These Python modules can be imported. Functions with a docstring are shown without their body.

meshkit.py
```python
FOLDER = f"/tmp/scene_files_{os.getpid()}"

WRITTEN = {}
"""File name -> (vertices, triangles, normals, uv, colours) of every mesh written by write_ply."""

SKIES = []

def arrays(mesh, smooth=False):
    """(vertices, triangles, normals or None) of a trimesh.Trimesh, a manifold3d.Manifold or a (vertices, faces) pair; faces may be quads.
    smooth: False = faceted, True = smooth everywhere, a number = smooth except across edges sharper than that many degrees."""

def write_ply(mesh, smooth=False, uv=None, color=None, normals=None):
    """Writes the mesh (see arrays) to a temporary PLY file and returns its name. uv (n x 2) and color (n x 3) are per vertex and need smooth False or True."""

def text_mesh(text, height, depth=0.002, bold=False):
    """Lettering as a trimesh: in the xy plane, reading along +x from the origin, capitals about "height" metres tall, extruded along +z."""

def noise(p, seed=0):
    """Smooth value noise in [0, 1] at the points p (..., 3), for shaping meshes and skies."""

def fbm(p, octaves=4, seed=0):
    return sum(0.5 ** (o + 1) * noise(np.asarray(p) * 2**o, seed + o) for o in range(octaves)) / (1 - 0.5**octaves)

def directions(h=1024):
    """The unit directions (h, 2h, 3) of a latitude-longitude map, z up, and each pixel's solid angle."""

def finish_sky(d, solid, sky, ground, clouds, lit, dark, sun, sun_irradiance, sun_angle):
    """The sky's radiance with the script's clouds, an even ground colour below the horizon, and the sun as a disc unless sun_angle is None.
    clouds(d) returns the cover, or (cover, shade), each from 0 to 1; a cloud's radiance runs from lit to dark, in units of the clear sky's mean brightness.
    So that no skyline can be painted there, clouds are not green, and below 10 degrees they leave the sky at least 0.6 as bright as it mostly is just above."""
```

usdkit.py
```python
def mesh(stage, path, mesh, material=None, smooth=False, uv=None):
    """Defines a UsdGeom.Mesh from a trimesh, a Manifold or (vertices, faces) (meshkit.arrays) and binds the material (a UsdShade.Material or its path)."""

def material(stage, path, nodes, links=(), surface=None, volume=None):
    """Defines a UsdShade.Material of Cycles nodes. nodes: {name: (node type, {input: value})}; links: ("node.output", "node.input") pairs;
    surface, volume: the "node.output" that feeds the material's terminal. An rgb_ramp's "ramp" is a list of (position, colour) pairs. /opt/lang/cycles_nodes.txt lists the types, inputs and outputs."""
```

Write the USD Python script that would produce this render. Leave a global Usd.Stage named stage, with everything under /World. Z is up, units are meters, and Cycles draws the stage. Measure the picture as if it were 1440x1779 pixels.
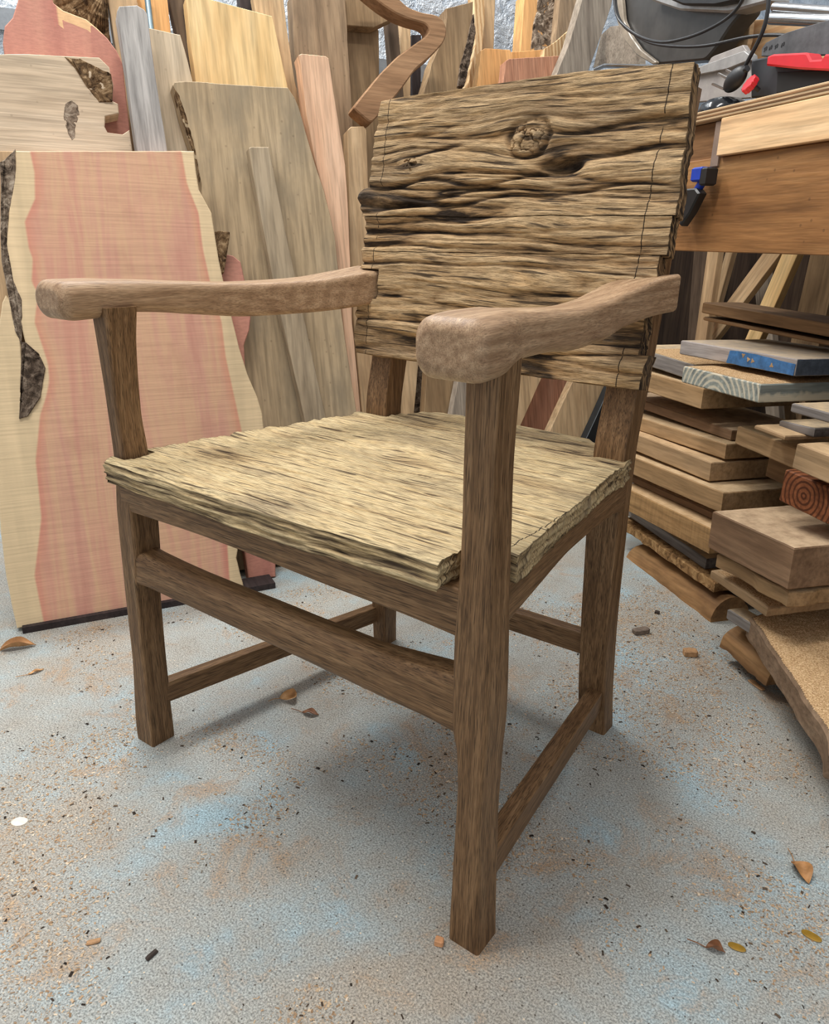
import math, json, random
import numpy as np, trimesh, shapely, shapely.geometry as sg
import usdkit, meshkit
from pxr import Usd, UsdGeom, UsdLux, UsdShade, Gf, Sdf, Vt

stage = Usd.Stage.CreateInMemory()
UsdGeom.SetStageUpAxis(stage, "Z")
UsdGeom.SetStageMetersPerUnit(stage, 1.0)
UsdGeom.Xform.Define(stage, "/World")
UsdGeom.Scope.Define(stage, "/World/Looks")
rng = np.random.default_rng(7)

# ------------------------------------------------------------------ camera
EYE = np.array([0.89832, -0.52844, 0.73])
RIGHT = np.array([0.80495478, 0.5929422, 0.02161831])
UP = np.array([-0.21952775, 0.26377692, 0.93927062])
FWD = np.array([-0.55123078, 0.76081619, -0.34249576])
cam = UsdGeom.Camera.Define(stage, "/World/camera")
m = np.eye(4); m[0, :3] = RIGHT; m[1, :3] = UP; m[2, :3] = -FWD; m[3, :3] = EYE
cam.AddTransformOp().Set(Gf.Matrix4d(*m.ravel().tolist()))
cam.CreateHorizontalApertureAttr(36.0)
cam.CreateVerticalApertureAttr(36.0 * 1779 / 1440)
cam.CreateFocalLengthAttr(1292.9 / 1440 * 36.0)
cam.CreateClippingRangeAttr(Gf.Vec2f(0.02, 100))
cam.CreateExposureAttr(0.0)

# ------------------------------------------------------------------ light
def rect_light(name, pos, target, w, h, power, col=(1, 1, 1)):
    l = UsdLux.RectLight.Define(stage, "/World/" + name)
    pos = np.array(pos, float); z = pos - np.array(target, float); z /= np.linalg.norm(z)
    x = np.cross([0, 0, 1.0], z)
    x = x / np.linalg.norm(x) if np.linalg.norm(x) > 1e-4 else np.array([1.0, 0, 0])
    y = np.cross(z, x)
    M = np.eye(4); M[0, :3] = x; M[1, :3] = y; M[2, :3] = z; M[3, :3] = pos
    l.AddTransformOp().Set(Gf.Matrix4d(*M.ravel().tolist()))
    l.CreateWidthAttr(w); l.CreateHeightAttr(h); l.CreateIntensityAttr(power); l.CreateColorAttr(Gf.Vec3f(*col))
    return l
def strip_light(name, pos, along, length, width, power, col=(1, 1, 1)):
    """a ceiling batten lamp facing straight down, its length along the horizontal direction ALONG"""
    l = UsdLux.RectLight.Define(stage, "/World/" + name)
    x = np.array([along[0], along[1], 0.0]); x /= np.linalg.norm(x); z = np.array([0, 0, 1.0]); y = np.cross(z, x)
    M = np.eye(4); M[0, :3] = x; M[1, :3] = y; M[2, :3] = z; M[3, :3] = pos
    l.AddTransformOp().Set(Gf.Matrix4d(*M.ravel().tolist()))
    l.CreateWidthAttr(length); l.CreateHeightAttr(width); l.CreateIntensityAttr(power); l.CreateColorAttr(Gf.Vec3f(*col))
strip_light("lamp_over_wall", (-0.98, 0.80, 2.55), (0.46, 0.89), 1.5, 0.10, 92.0, (1.0, 0.96, 0.90))
strip_light("lamp_overhead", (0.05, -0.35, 2.7), (0.46, 0.89), 1.5, 0.22, 40.0, (1.0, 0.96, 0.90))
strip_light("lamp_over_bench", (0.95, 0.9, 2.7), (0.79, -0.61), 1.2, 0.15, 8.0, (1.0, 0.96, 0.90))
dome = UsdLux.DomeLight.Define(stage, "/World/ambient")
dome.CreateIntensityAttr(0.24); dome.CreateColorAttr(Gf.Vec3f(0.97, 0.98, 1.0))

# ------------------------------------------------------------------ measured outlines (metres, in each thing's own frame)
DATA = json.loads('''{"axes":{"d":[0.459151,0.888358,0.0],
"U":[-0.214913,0.111079,0.970296],
"N":[0.86197,-0.445513,0.241922]},
"red_slab":{"o":[-0.4628,0.0498,0.0012],
"th":0.04,"p":[[0.0011,0.0077],[-0.0035,0.1021],[-0.0008,0.1913],[0.0113,0.3328],[0.0244,0.4395],[0.041,0.5449],[0.0614,0.6231],[0.069,0.6366],[0.0797,0.6176],[0.0811,0.5647],[0.0819,0.5497],[0.079,0.5006],[0.0616,0.4097],[0.0737,0.4121],[0.099,0.4452],[0.1152,0.4987],[0.1076,0.5229],[0.09,0.5451],[0.0869,0.5857],[0.0924,0.6259],[0.0836,0.6595],[0.0816,0.7271],[0.0933,0.784],[0.1124,0.8461],[0.1211,0.8954],[0.4466,0.9176],[0.446,0.8752],[0.4477,0.8416],[0.4679,0.797],[0.4685,0.7627],[0.4711,0.705],[0.4778,0.6408],[0.4858,0.5757],[0.4929,0.5216],[0.5037,0.4666],[0.5192,0.4167],[0.5263,0.3791],[0.5259,0.3417],[0.5074,0.2809],[0.4801,0.2085],[0.4489,0.1243],[0.4344,0.0757],[0.4429,0.0088]],
"h":[],
"s":[[[0.1452,0.897],[0.1476,0.8583],[0.1421,0.8116],[0.119,0.7693],[0.1193,0.7225],[0.1232,0.7016],[0.1155,0.6595],[0.1233,0.6382],[0.1102,0.5852],[0.1156,0.5528],[0.1226,0.5092],[0.1212,0.4766],[0.1108,0.4444],[0.0965,0.4125],[0.0767,0.3259],[0.0715,0.2146],[0.0445,0.105],[0.0476,0.0168]],[[0.4214,0.9159],[0.4248,0.8517],[0.441,0.7961],[0.4408,0.7277],[0.4477,0.6585],[0.4617,0.5763],[0.4617,0.5049],[0.4689,0.4322],[0.4773,0.346],[0.4445,0.2254],[0.4178,0.1037],[0.4127,0.0079]]]},
"slab_bark_pocket":{"o":[-0.4732,0.0552,-0.0017],
"th":0.02,"p":[[0.0834,0.549],[0.0598,0.407],[0.0741,0.4103],[0.1006,0.4436],[0.1172,0.4997],[0.1098,0.5263],[0.091,0.5476]],
"h":[],
"s":[]},
"slab_bark_strip":{"o":[-0.4697,0.0534,-0.0008],
"th":0.028,"p":[[0.0828,0.5442],[0.0749,0.5713],[0.0725,0.6506],[0.0705,0.6976],[0.0765,0.7547],[0.0876,0.8269],[0.0921,0.8729],[0.1004,0.8785],[0.1211,0.8981],[0.1153,0.8487],[0.0951,0.7862],[0.0834,0.729],[0.0854,0.6611],[0.0943,0.6272],[0.0897,0.5868]],
"h":[],
"s":[]},
"left_strip":{"o":[-0.5059,0.0721,-0.0109],
"th":0.03,"p":[[0.0005,0.0197],[0.0005,0.4438],[0.0605,0.8691],[0.095,0.9106],[0.1244,0.9126],[0.1287,0.873],[0.1287,0.0197]],
"h":[],
"s":[]},
"grey_slab":{"o":[-0.5404,0.0899,-0.0206],
"th":0.04,"p":[[0.0302,0.0322],[0.0302,0.88],[0.0609,1.0955],[0.1195,1.1025],[0.1629,1.1086],[0.2318,1.1126],[0.2561,1.1144],[0.2992,1.1172],[0.3155,1.1005],[0.3161,1.0885],[0.3189,1.0678],[0.3126,1.0362],[0.3231,1.0316],[0.3229,1.0127],[0.2954,1.0047],[0.2916,0.9844],[0.2957,0.9736],[0.3243,0.9724],[0.3391,0.9826],[0.3393,0.9408],[0.3393,0.0322]],
"h":[],
"s":[[[0.2336,1.1106],[0.2628,1.1087],[0.2933,1.0969],[0.317,1.0864],[0.3174,1.0644],[0.3124,1.034],[0.2868,1.0305],[0.2669,1.0592],[0.25,1.0921]],[[0.2228,1.0223],[0.2365,1.0301],[0.2458,1.0212],[0.2466,1.0027],[0.2343,0.9743],[0.2332,0.9577],[0.2261,0.9528],[0.2189,0.9698],[0.2159,0.9946]]]},
"pink_slab":{"o":[-0.5835,0.1122,-0.0327],
"th":0.04,"p":[[0.1016,0.0447],[0.1016,0.9655],[0.1278,1.1245],[0.1277,1.1458],[0.1353,1.1787],[0.152,1.1968],[0.1688,1.2374],[0.2291,1.2463],[0.2307,1.2347],[0.2471,1.223],[0.2889,1.2123],[0.3088,1.1962],[0.3256,1.1794],[0.3408,1.1576],[0.349,1.1336],[0.3462,0.9955],[0.3462,0.0447]],
"h":[],
"s":[]},
"bark_slab":{"o":[-0.6352,0.1389,-0.0472],
"th":0.06,"p":[[0.2174,0.0646],[0.2174,1.2011],[0.2361,1.3154],[0.3481,1.333],[0.3375,1.2165],[0.3417,1.1588],[0.3417,0.0646]],
"h":[],
"s":[]},
"grey_post":{"o":[-0.5016,0.0699,-0.0097],
"th":0.04,"p":[[0.3428,0.021],[0.3428,0.9302],[0.3413,1.0809],[0.3378,1.1872],[0.3434,1.1975],[0.3777,1.2046],[0.3901,1.1989],[0.3957,1.1911],[0.3959,1.0869],[0.4016,0.9343],[0.4016,0.021]],
"h":[],
"s":[]},
"tan_strip":{"o":[-0.6654,0.1545,-0.0557],
"th":0.03,"p":[[0.3508,0.0659],[0.3508,1.2107],[0.348,1.3164],[0.4262,1.328],[0.4061,1.2175],[0.4061,0.0659]],
"h":[],
"s":[]},
"orange_plank":{"o":[-0.6352,0.1389,-0.0472],
"th":0.03,"p":[[0.4244,0.0571],[0.4244,1.2277],[0.408,1.3076],[0.4697,1.3168],[0.468,1.2333],[0.468,0.0571]],
"h":[],
"s":[]},
"rod":{"o":[-0.6137,0.1278,-0.0412],
"th":0.02,"p":[[0.4164,0.0484],[0.4164,1.2244],[0.4172,1.2964],[0.4293,1.2982],[0.4261,1.2257],[0.4261,0.0484]],
"h":[],
"s":[]},
"greytan_slab":{"o":[-0.5706,0.1055,-0.0291],
"th":0.03,"p":[[0.4086,0.0384],[0.4086,0.9538],[0.4099,1.1797],[0.4084,1.2045],[0.4726,1.1991],[0.4792,1.1653],[0.4877,1.1054],[0.4917,1.0372],[0.4917,0.9654],[0.4917,0.0384]],
"h":[],
"s":[]},
"dark_plank":{"o":[-0.6395,0.1412,-0.0484],
"th":0.03,"p":[[0.4925,0.0584],[0.4925,1.1414],[0.4773,1.2728],[0.4745,1.3201],[0.5215,1.3271],[0.5305,1.2436],[0.5275,1.1451],[0.5275,0.0584]],
"h":[],
"s":[]},
"yellow_slab":{"o":[-0.6007,0.1211,-0.0375],
"th":0.04,"p":[[0.4977,0.0497],[0.4977,1.0266],[0.5019,1.1238],[0.5011,1.219],[0.5023,1.2991],[0.5533,1.2996],[0.5986,1.2943],[0.6502,1.2883],[0.6938,1.2833],[0.6998,1.2409],[0.7064,1.1893],[0.7136,1.1308],[0.718,1.0445],[0.718,0.0497]],
"h":[],
"s":[]},
"blue_plank":{"o":[-0.674,0.159,-0.0581],
"th":0.03,"p":[[0.6449,0.0684],[0.6449,1.3024],[0.6462,1.3721],[0.6868,1.3783],[0.6842,1.3077],[0.6842,0.0684]],
"h":[],
"s":[]},
"tan_plank":{"o":[-0.6395,0.1412,-0.0484],
"th":0.03,"p":[[0.6745,0.0584],[0.6745,1.2622],[0.6681,1.3489],[0.7411,1.3598],[0.741,1.2963],[0.7481,1.1683],[0.7656,1.0647],[0.779,0.999],[0.779,0.0584]],
"h":[],
"s":[]},
"olive_slab":{"o":[-0.5404,0.0899,-0.0206],
"th":0.035,"p":[[0.3878,0.031],[0.4729,0.8813],[0.4608,0.9514],[0.4491,1.003],[0.4412,1.0541],[0.4374,1.08],[0.4417,1.0862],[0.4863,1.092],[0.5852,1.094],[0.6898,1.0999],[0.7036,1.0793],[0.7111,1.0616],[0.7204,1.0104],[0.7363,0.9414],[0.7519,0.8787],[0.761,0.8316],[0.7683,0.7799],[0.7686,0.7013],[0.7653,0.6152],[0.7692,0.5413],[0.7751,0.4417],[0.7807,0.3669],[0.774,0.031]],
"h":[],
"s":[[[0.4382,1.0767],[0.4412,1.0541],[0.4491,1.003],[0.4608,0.9514],[0.4716,0.8907],[0.469,0.9496],[0.4603,1.0062],[0.449,1.0594]]]},
"batten":{"o":[-0.5042,0.0712,-0.0104],
"th":0.026,"p":[[0.6278,0.0182],[0.6347,0.3633],[0.6176,0.503],[0.5999,0.63],[0.5851,0.7959],[0.5736,0.9484],[0.5789,0.9512],[0.6185,0.9539],[0.6289,0.8522],[0.6402,0.7421],[0.6597,0.5783],[0.6861,0.3618],[0.6792,0.0182]],
"h":[],
"s":[]},
"pink_piece":{"o":[-0.499,0.0686,-0.009],
"th":0.03,"p":[[0.4641,0.0175],[0.4621,0.0785],[0.4482,0.2863],[0.4651,0.5337],[0.488,0.7263],[0.5121,0.7218],[0.5267,0.7087],[0.5307,0.6785],[0.5351,0.6297],[0.5367,0.599],[0.5286,0.5622],[0.5136,0.5318],[0.5104,0.4823],[0.5166,0.3814],[0.526,0.2133],[0.5307,0.0675],[0.5258,0.012]],
"h":[],
"s":[]},
"bark_stub":{"o":[-0.4801,0.0588,-0.0037],
"th":0.05,"p":[[0.4696,0.68],[0.4673,0.7211],[0.4712,0.7631],[0.4823,0.7658],[0.5036,0.7628],[0.5003,0.7451],[0.4874,0.6978],[0.4817,0.68]],
"h":[],
"s":[]},
"pale_pink_plank":{"o":[-0.5792,0.11,-0.0315],
"th":0.04,"p":[[0.786,0.0434],[0.786,0.7106],[0.7733,0.8666],[0.7537,0.9649],[0.7446,1.063],[0.7417,1.1762],[0.7396,1.1947],[0.7469,1.198],[0.8062,1.2],[0.8128,1.1957],[0.8178,1.1209],[0.8297,0.9565],[0.826,0.85],[0.8178,0.7148],[0.8091,0.5872],[0.8091,0.0434]],
"h":[],
"s":[]},
"light_batten":{"o":[-0.618,0.13,-0.0424],
"th":0.035,"p":[[0.8302,0.0534],[0.8302,0.5933],[0.8361,0.7243],[0.8513,0.9139],[0.863,1.0555],[0.8731,1.0643],[0.9072,1.0684],[0.9142,1.0609],[0.9041,0.9164],[0.8892,0.7245],[0.8789,0.592],[0.8789,0.0534]],
"h":[],
"s":[]},
"weathered_plank":{"o":[-0.6697,0.1568,-0.0569],
"th":0.045,"p":[[0.7907,0.0709],[0.7907,0.803],[0.7813,0.9971],[0.7678,1.1448],[0.7693,1.2643],[0.7755,1.3852],[0.9148,1.406],[0.9122,1.3225],[0.909,1.2475],[0.9049,1.1027],[0.8981,0.9763],[0.8851,0.8049],[0.8851,0.0709]],
"h":[],
"s":[]},
"brown_board":{"o":[-0.7128,0.179,-0.069],
"th":0.035,"p":[[0.9112,0.0808],[0.9112,0.9928],[0.9252,1.2502],[0.9315,1.3568],[1.0114,1.3646],[1.0239,1.3578],[1.0128,1.2313],[0.9943,0.9975],[0.9943,0.0808]],
"h":[],
"s":[]},
"brown_end_board":{"o":[-0.6826,0.1635,-0.0605],
"th":0.03,"p":[[0.9164,1.3382],[0.9229,1.4148],[1.0112,1.428],[1.0627,1.4052],[1.053,1.3732],[0.9945,1.3431]],
"h":[],
"s":[]},
"dark_stick":{"o":[-0.749,0.1978,-0.0791],
"th":0.03,"p":[[1.0733,0.0901],[1.0733,1.121],[1.0729,1.4302],[1.1041,1.4346],[1.1016,1.1232],[1.1016,0.0901]],
"h":[],
"s":[]},
"tan_stick":{"o":[-0.7774,0.2125,-0.0871],
"th":0.03,"p":[[1.0968,0.0983],[1.0968,1.1347],[1.1328,1.4473],[1.1615,1.4512],[1.1523,1.3376],[1.1293,1.1372],[1.1293,0.0983]],
"h":[],
"s":[]},
"black_stick":{"o":[-0.8076,0.228,-0.0956],
"th":0.03,"p":[[1.1585,0.107],[1.1585,1.152],[1.1786,1.4173],[1.2101,1.4214],[1.1809,1.1538],[1.1809,0.107]],
"h":[],
"s":[]},
"bent_timber":{"o":[-0.6007,0.1211,-0.0375],
"th":0.045,"p":[[0.8737,1.1009],[0.9027,1.1328],[0.9542,1.1873],[1.0057,1.2332],[1.0484,1.2625],[1.0881,1.2891],[1.1059,1.305],[1.1053,1.3157],[1.0912,1.322],[1.0497,1.3258],[1.0155,1.333],[0.9782,1.3488],[0.9493,1.3655],[0.914,1.3885],[0.9879,1.3999],[1.0195,1.3733],[1.046,1.3533],[1.0886,1.3459],[1.1247,1.3469],[1.1439,1.34],[1.154,1.3222],[1.1522,1.3028],[1.1401,1.2806],[1.1073,1.2492],[1.0545,1.209],[1.0057,1.1523],[0.9584,1.1045],[0.9191,1.0688]],
"h":[],
"s":[]},
"live_edge_slab":{"o":[-0.73,0.188,-0.0738],
"th":0.045,"p":[[1.1172,0.0883],[1.1172,1.1015],[1.1513,1.2168],[1.1861,1.3025],[1.2311,1.3794],[1.2447,1.4287],[1.245,1.4525],[1.2921,1.4681],[1.3344,1.4832],[1.3287,1.4403],[1.3176,1.3784],[1.2914,1.3145],[1.2671,1.251],[1.2451,1.1111],[1.2451,0.0883]],
"h":[],
"s":[[[1.3313,1.4482],[1.3323,1.3954],[1.3065,1.3162],[1.284,1.2527],[1.2593,1.2472],[1.2738,1.3049],[1.3018,1.3688],[1.3198,1.424]]]},
"stripy_strip":{"o":[-0.8076,0.228,-0.0956],
"th":0.035,"p":[[1.326,0.1083],[1.326,1.1489],[1.3509,1.2963],[1.3895,1.4206],[1.3937,1.5587],[1.4337,1.5647],[1.4265,1.4811],[1.406,1.3826],[1.3788,1.2992],[1.3579,1.1512],[1.3579,0.1083]],
"h":[],
"s":[]},
"stripy_board":{"o":[-0.8421,0.2459,-0.1053],
"th":0.03,"p":[[1.3827,0.117],[1.3827,1.1672],[1.4164,1.3193],[1.4388,1.4367],[1.456,1.5882],[1.4994,1.5947],[1.481,1.4501],[1.4536,1.3231],[1.4323,1.1709],[1.4323,0.117]],
"h":[],
"s":[]},
"orange_board":{"o":[-0.7516,0.1991,-0.0799],
"th":0.03,"p":[[1.3175,0.0908],[1.3175,1.1253],[1.3443,1.2769],[1.3657,1.368],[1.378,1.3757],[1.4653,1.3831],[1.4706,1.3743],[1.469,1.2818],[1.457,1.1358],[1.457,0.0908]],
"h":[],
"s":[]},
"orange_board_b":{"o":[-0.7818,0.2147,-0.0883],
"th":0.03,"p":[[1.4688,0.0995],[1.4688,1.149],[1.4852,1.2978],[1.4953,1.396],[1.6097,1.4162],[1.6122,1.3935],[1.594,1.1584],[1.594,0.0995]],
"h":[],
"s":[]},
"reddish_board":{"o":[-0.6869,0.1657,-0.0617],
"th":0.03,"p":[[1.366,0.0721],[1.366,1.1025],[1.3816,1.2423],[1.3949,1.3107],[1.4071,1.3182],[1.5972,1.3498],[1.5801,1.1185],[1.5801,0.0721]],
"h":[],
"s":[]},
"bark_plank":{"o":[-0.8507,0.2503,-0.1077],
"th":0.05,"p":[[1.5498,0.1245],[1.5498,1.1832],[1.5838,1.4422],[1.6129,1.6168],[1.7555,1.6381],[1.7302,1.5114],[1.6881,1.1936],[1.6881,0.1245]],
"h":[],
"s":[[[1.6634,1.6243],[1.7555,1.6381],[1.7361,1.5294],[1.7113,1.4402],[1.6174,1.4292],[1.6387,1.5334],[1.6547,1.5693]]]},
"grain_plank":{"o":[-0.8205,0.2347,-0.0992],
"th":0.03,"p":[[1.6658,0.1107],[1.6658,1.1796],[1.6982,1.4911],[1.7231,1.6155],[1.8165,1.6295],[1.7753,1.501],[1.718,1.1835],[1.718,0.1107]],
"h":[],
"s":[]},
"striped_block":{"o":[-0.7309,0.1884,-0.0741],
"th":0.022,"p":[[1.5653,1.3621],[1.5715,1.3884],[1.613,1.4127],[1.6692,1.4553],[1.6959,1.4669],[1.6644,1.39],[1.6416,1.371]],
"h":[],
"s":[]},
"grey_leaning_plank":{"o":[-0.6542,0.1487,-0.0525],
"th":0.035,"p":[[0.8882,0.0639],[1.3866,0.9983],[1.5408,1.2771],[1.5944,1.3698],[1.6537,1.5074],[1.7649,1.5241],[1.7539,1.4879],[1.7117,1.4034],[1.6555,1.2958],[1.5061,1.005],[1.0041,0.0639]],
"h":[],
"s":[]},
"low_tan_plank":{"o":[-0.6223,0.1323,-0.0436],
"th":0.03,"p":[[0.9083,0.0534],[0.9083,0.2963],[0.9479,0.4953],[0.979,0.6781],[1.0393,0.6777],[1.0088,0.5],[0.9683,0.2908],[0.9683,0.0534]],
"h":[],
"s":[]},
"low_bark_plank":{"o":[-0.6869,0.1657,-0.0617],
"th":0.035,"p":[[0.9971,0.0733],[0.9971,0.289],[1.0421,0.4987],[1.0764,0.6914],[1.1066,0.6912],[1.0736,0.4736],[1.0432,0.2848],[1.0432,0.0733]],
"h":[],
"s":[]},
"low_brown_plank":{"o":[-0.5749,0.1078,-0.0303],
"th":0.028,"p":[[0.9717,0.0392],[0.9717,0.29],[1.0016,0.4653],[1.0307,0.6675],[1.1448,0.6668],[1.1141,0.4595],[1.084,0.2797],[1.084,0.0392]],
"h":[],
"s":[]},
"low_grey_plank":{"o":[-0.549,0.0944,-0.023],
"th":0.025,"p":[[1.0234,0.031],[1.0234,0.27],[1.0595,0.3859],[1.0831,0.4583],[1.1349,0.4557],[1.1039,0.2624],[1.1039,0.031]],
"h":[],
"s":[]},
"slant_tan":{"o":[-0.6309,0.1367,-0.046],
"th":0.025,"p":[[1.1111,0.0546],[1.2353,0.2666],[1.3224,0.4305],[1.4136,0.5807],[1.4846,0.5789],[1.4102,0.4339],[1.3144,0.2841],[1.18,0.0546]],
"h":[],
"s":[]},
"slant_dark":{"o":[-0.7214,0.1835,-0.0714],
"th":0.035,"p":[[1.2668,0.0833],[1.3866,0.2801],[1.4881,0.4386],[1.5865,0.5917],[1.6645,0.5897],[1.5815,0.4335],[1.4732,0.246],[1.3741,0.0833]],
"h":[],
"s":[]},
"slant_wide_tan":{"o":[-0.6007,0.1211,-0.0375],
"th":0.03,"p":[[1.2509,0.0472],[1.3719,0.2373],[1.4404,0.3389],[1.4936,0.418],[1.5927,0.5711],[1.7237,0.5678],[1.6201,0.4025],[1.5518,0.2885],[1.5036,0.2079],[1.4013,0.0472]],
"h":[],
"s":[]},
"slant_channel":{"o":[-0.5663,0.1033,-0.0279],
"th":0.03,"p":[[1.3554,0.0372],[1.4768,0.219],[1.5418,0.313],[1.5939,0.3925],[1.7092,0.5623],[1.7537,0.5612],[1.6418,0.3645],[1.5339,0.1967],[1.4274,0.0372]],
"h":[],
"s":[]},
"bench":{"o":[0.4451,1.025,0.0],
"e":[0.79257,-0.60978,0.0],
"n":[-0.60978,-0.79257,0.0]},
"saw_guard":{"o":-0.2,"th":0.05,"p":[[-0.8172,1.3647],[-0.7831,1.2906],[-0.7341,1.2405],[-0.6677,1.1947],[-0.5798,1.1567],[-0.3663,1.1272],[-0.3308,1.1472],[-0.2941,1.1774],[-0.2584,1.1955],[-0.2696,1.2392],[-0.5171,1.3475],[-0.8264,1.4064]]},
"saw_guard_rim":{"o":-0.185,"th":0.012,"p":[[-0.7897,1.3565],[-0.756,1.2834],[-0.7076,1.2339],[-0.642,1.1887],[-0.555,1.1499],[-0.5434,1.154],[-0.6252,1.1969],[-0.6807,1.2387],[-0.7241,1.2828],[-0.7497,1.3466]]},
"saw_arm":{"o":-0.17,"th":0.05,"p":[[-0.5821,1.2917],[-0.5467,1.3181],[-0.1599,1.2181],[-0.1377,1.1821],[-0.2016,1.1876],[-0.2648,1.1922],[-0.4475,1.2389],[-0.5231,1.2682]]},
"saw_motor":{"o":-0.15,"th":0.06,"p":[[-0.469,1.2647],[-0.4442,1.3006],[-0.2067,1.238],[-0.2177,1.1995],[-0.2892,1.2086],[-0.4074,1.2377]]},
"pine_offcut":{"o":-0.29,"th":0.03,"p":[[-0.4275,1.1407],[-0.4364,1.2333],[-0.3556,1.2095],[-0.1423,1.1688],[-0.1025,1.1578],[-0.0793,1.073]]},
"torn_board":{"o":-0.265,"th":0.012,"p":[[-0.4294,1.1544],[-0.4012,1.1664],[-0.3924,1.1874],[-0.3594,1.1971],[-0.358,1.2068],[-0.3231,1.2033],[-0.3148,1.1929],[-0.3118,1.1596],[-0.3211,1.1227]]},
"fence_plate":{"o":-0.1,"th":0.012,"p":[[-0.2556,1.0502],[-0.2591,1.0807],[-0.2134,1.0831],[-0.2029,1.0935],[-0.1941,1.0949],[-0.108,1.0969],[-0.0848,1.0761],[-0.0681,1.0301],[-0.0603,0.9998],[-0.2479,1.0188]]},
"fence_ledge":{"o":-0.09,"th":0.02,"p":[[-0.2456,1.0671],[-0.2489,1.0803],[-0.0886,1.0827],[-0.0716,1.0728],[-0.0676,1.0636],[-0.133,1.0599]]},
"saw_base":{"o":-0.07,"th":0.12,"p":[[-0.0214,0.9921],[-0.038,1.0566],[0.0169,1.0527],[0.1637,1.0192],[0.178,0.9669],[0.1804,0.9583]]},
"saw_base_recess":{"o":-0.066,"th":0.004,"p":[[0.05,0.9886],[0.0438,1.0226],[0.1724,1.0028],[0.1789,0.9788]]},
"scale_fence":{"o":-0.1,"th":0.015,"p":[[-0.0492,1.0666],[-0.0512,1.08],[-0.0425,1.0875],[0.0075,1.0925],[0.0556,1.0918],[0.1133,1.0899],[0.1281,1.0356]]},
"red_clip":{"o":-0.05,"th":0.03,"p":[[0.0312,1.0334],[0.0303,1.0477],[0.0444,1.0486],[0.1227,1.0361],[0.1282,1.0342],[0.139,1.0223],[0.162,1.0189],[0.1675,1.0251],[0.1835,1.0228],[0.1904,0.9977],[0.1119,1.0139]]},
"pine_end_board":{"o":-0.42,"th":0.02,"p":[[-1.3167,1.296],[-1.2815,1.3867],[-1.2242,1.3973],[-1.0468,1.3678],[-1.0128,1.2467]]},
"pts":{"cable_a":[[0.0065,1.4886,1.321],[0.0131,1.4835,1.2829],[0.0262,1.4735,1.2574],[0.0588,1.4484,1.2278],[0.1046,1.4131,1.1977],[0.1571,1.3728,1.1724],[0.2051,1.3358,1.1567],[0.2489,1.3022,1.1498],[0.2973,1.2649,1.1467],[0.3416,1.2308,1.149],[0.3754,1.2048,1.1553],[0.3993,1.1864,1.1693],[0.4084,1.1794,1.188]],
"cable_b":[[-0.0226,1.5615,1.3419],[-0.0088,1.5508,1.2879],[0.0144,1.533,1.2563],[0.0632,1.4954,1.2208],[0.1299,1.4442,1.1842],[0.1992,1.3908,1.1597],[0.2621,1.3424,1.1429],[0.3272,1.2924,1.1308],[0.3998,1.2365,1.1234],[0.4536,1.1951,1.1141],[0.5045,1.1559,1.0998]],
"cable_c":[[0.4766,1.0764,1.1592],[0.4821,1.0722,1.1274],[0.4805,1.0735,1.1016],[0.473,1.0793,1.0815],[0.4614,1.0881,1.0618],[0.4532,1.0945,1.0481],[0.4477,1.0987,1.0381]],
"tube_a":[[0.451,1.2349,1.1691],[0.5895,1.1284,1.1211]],
"tube_b":[[0.4486,1.2368,1.1508],[0.5927,1.126,1.1064]],
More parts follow.
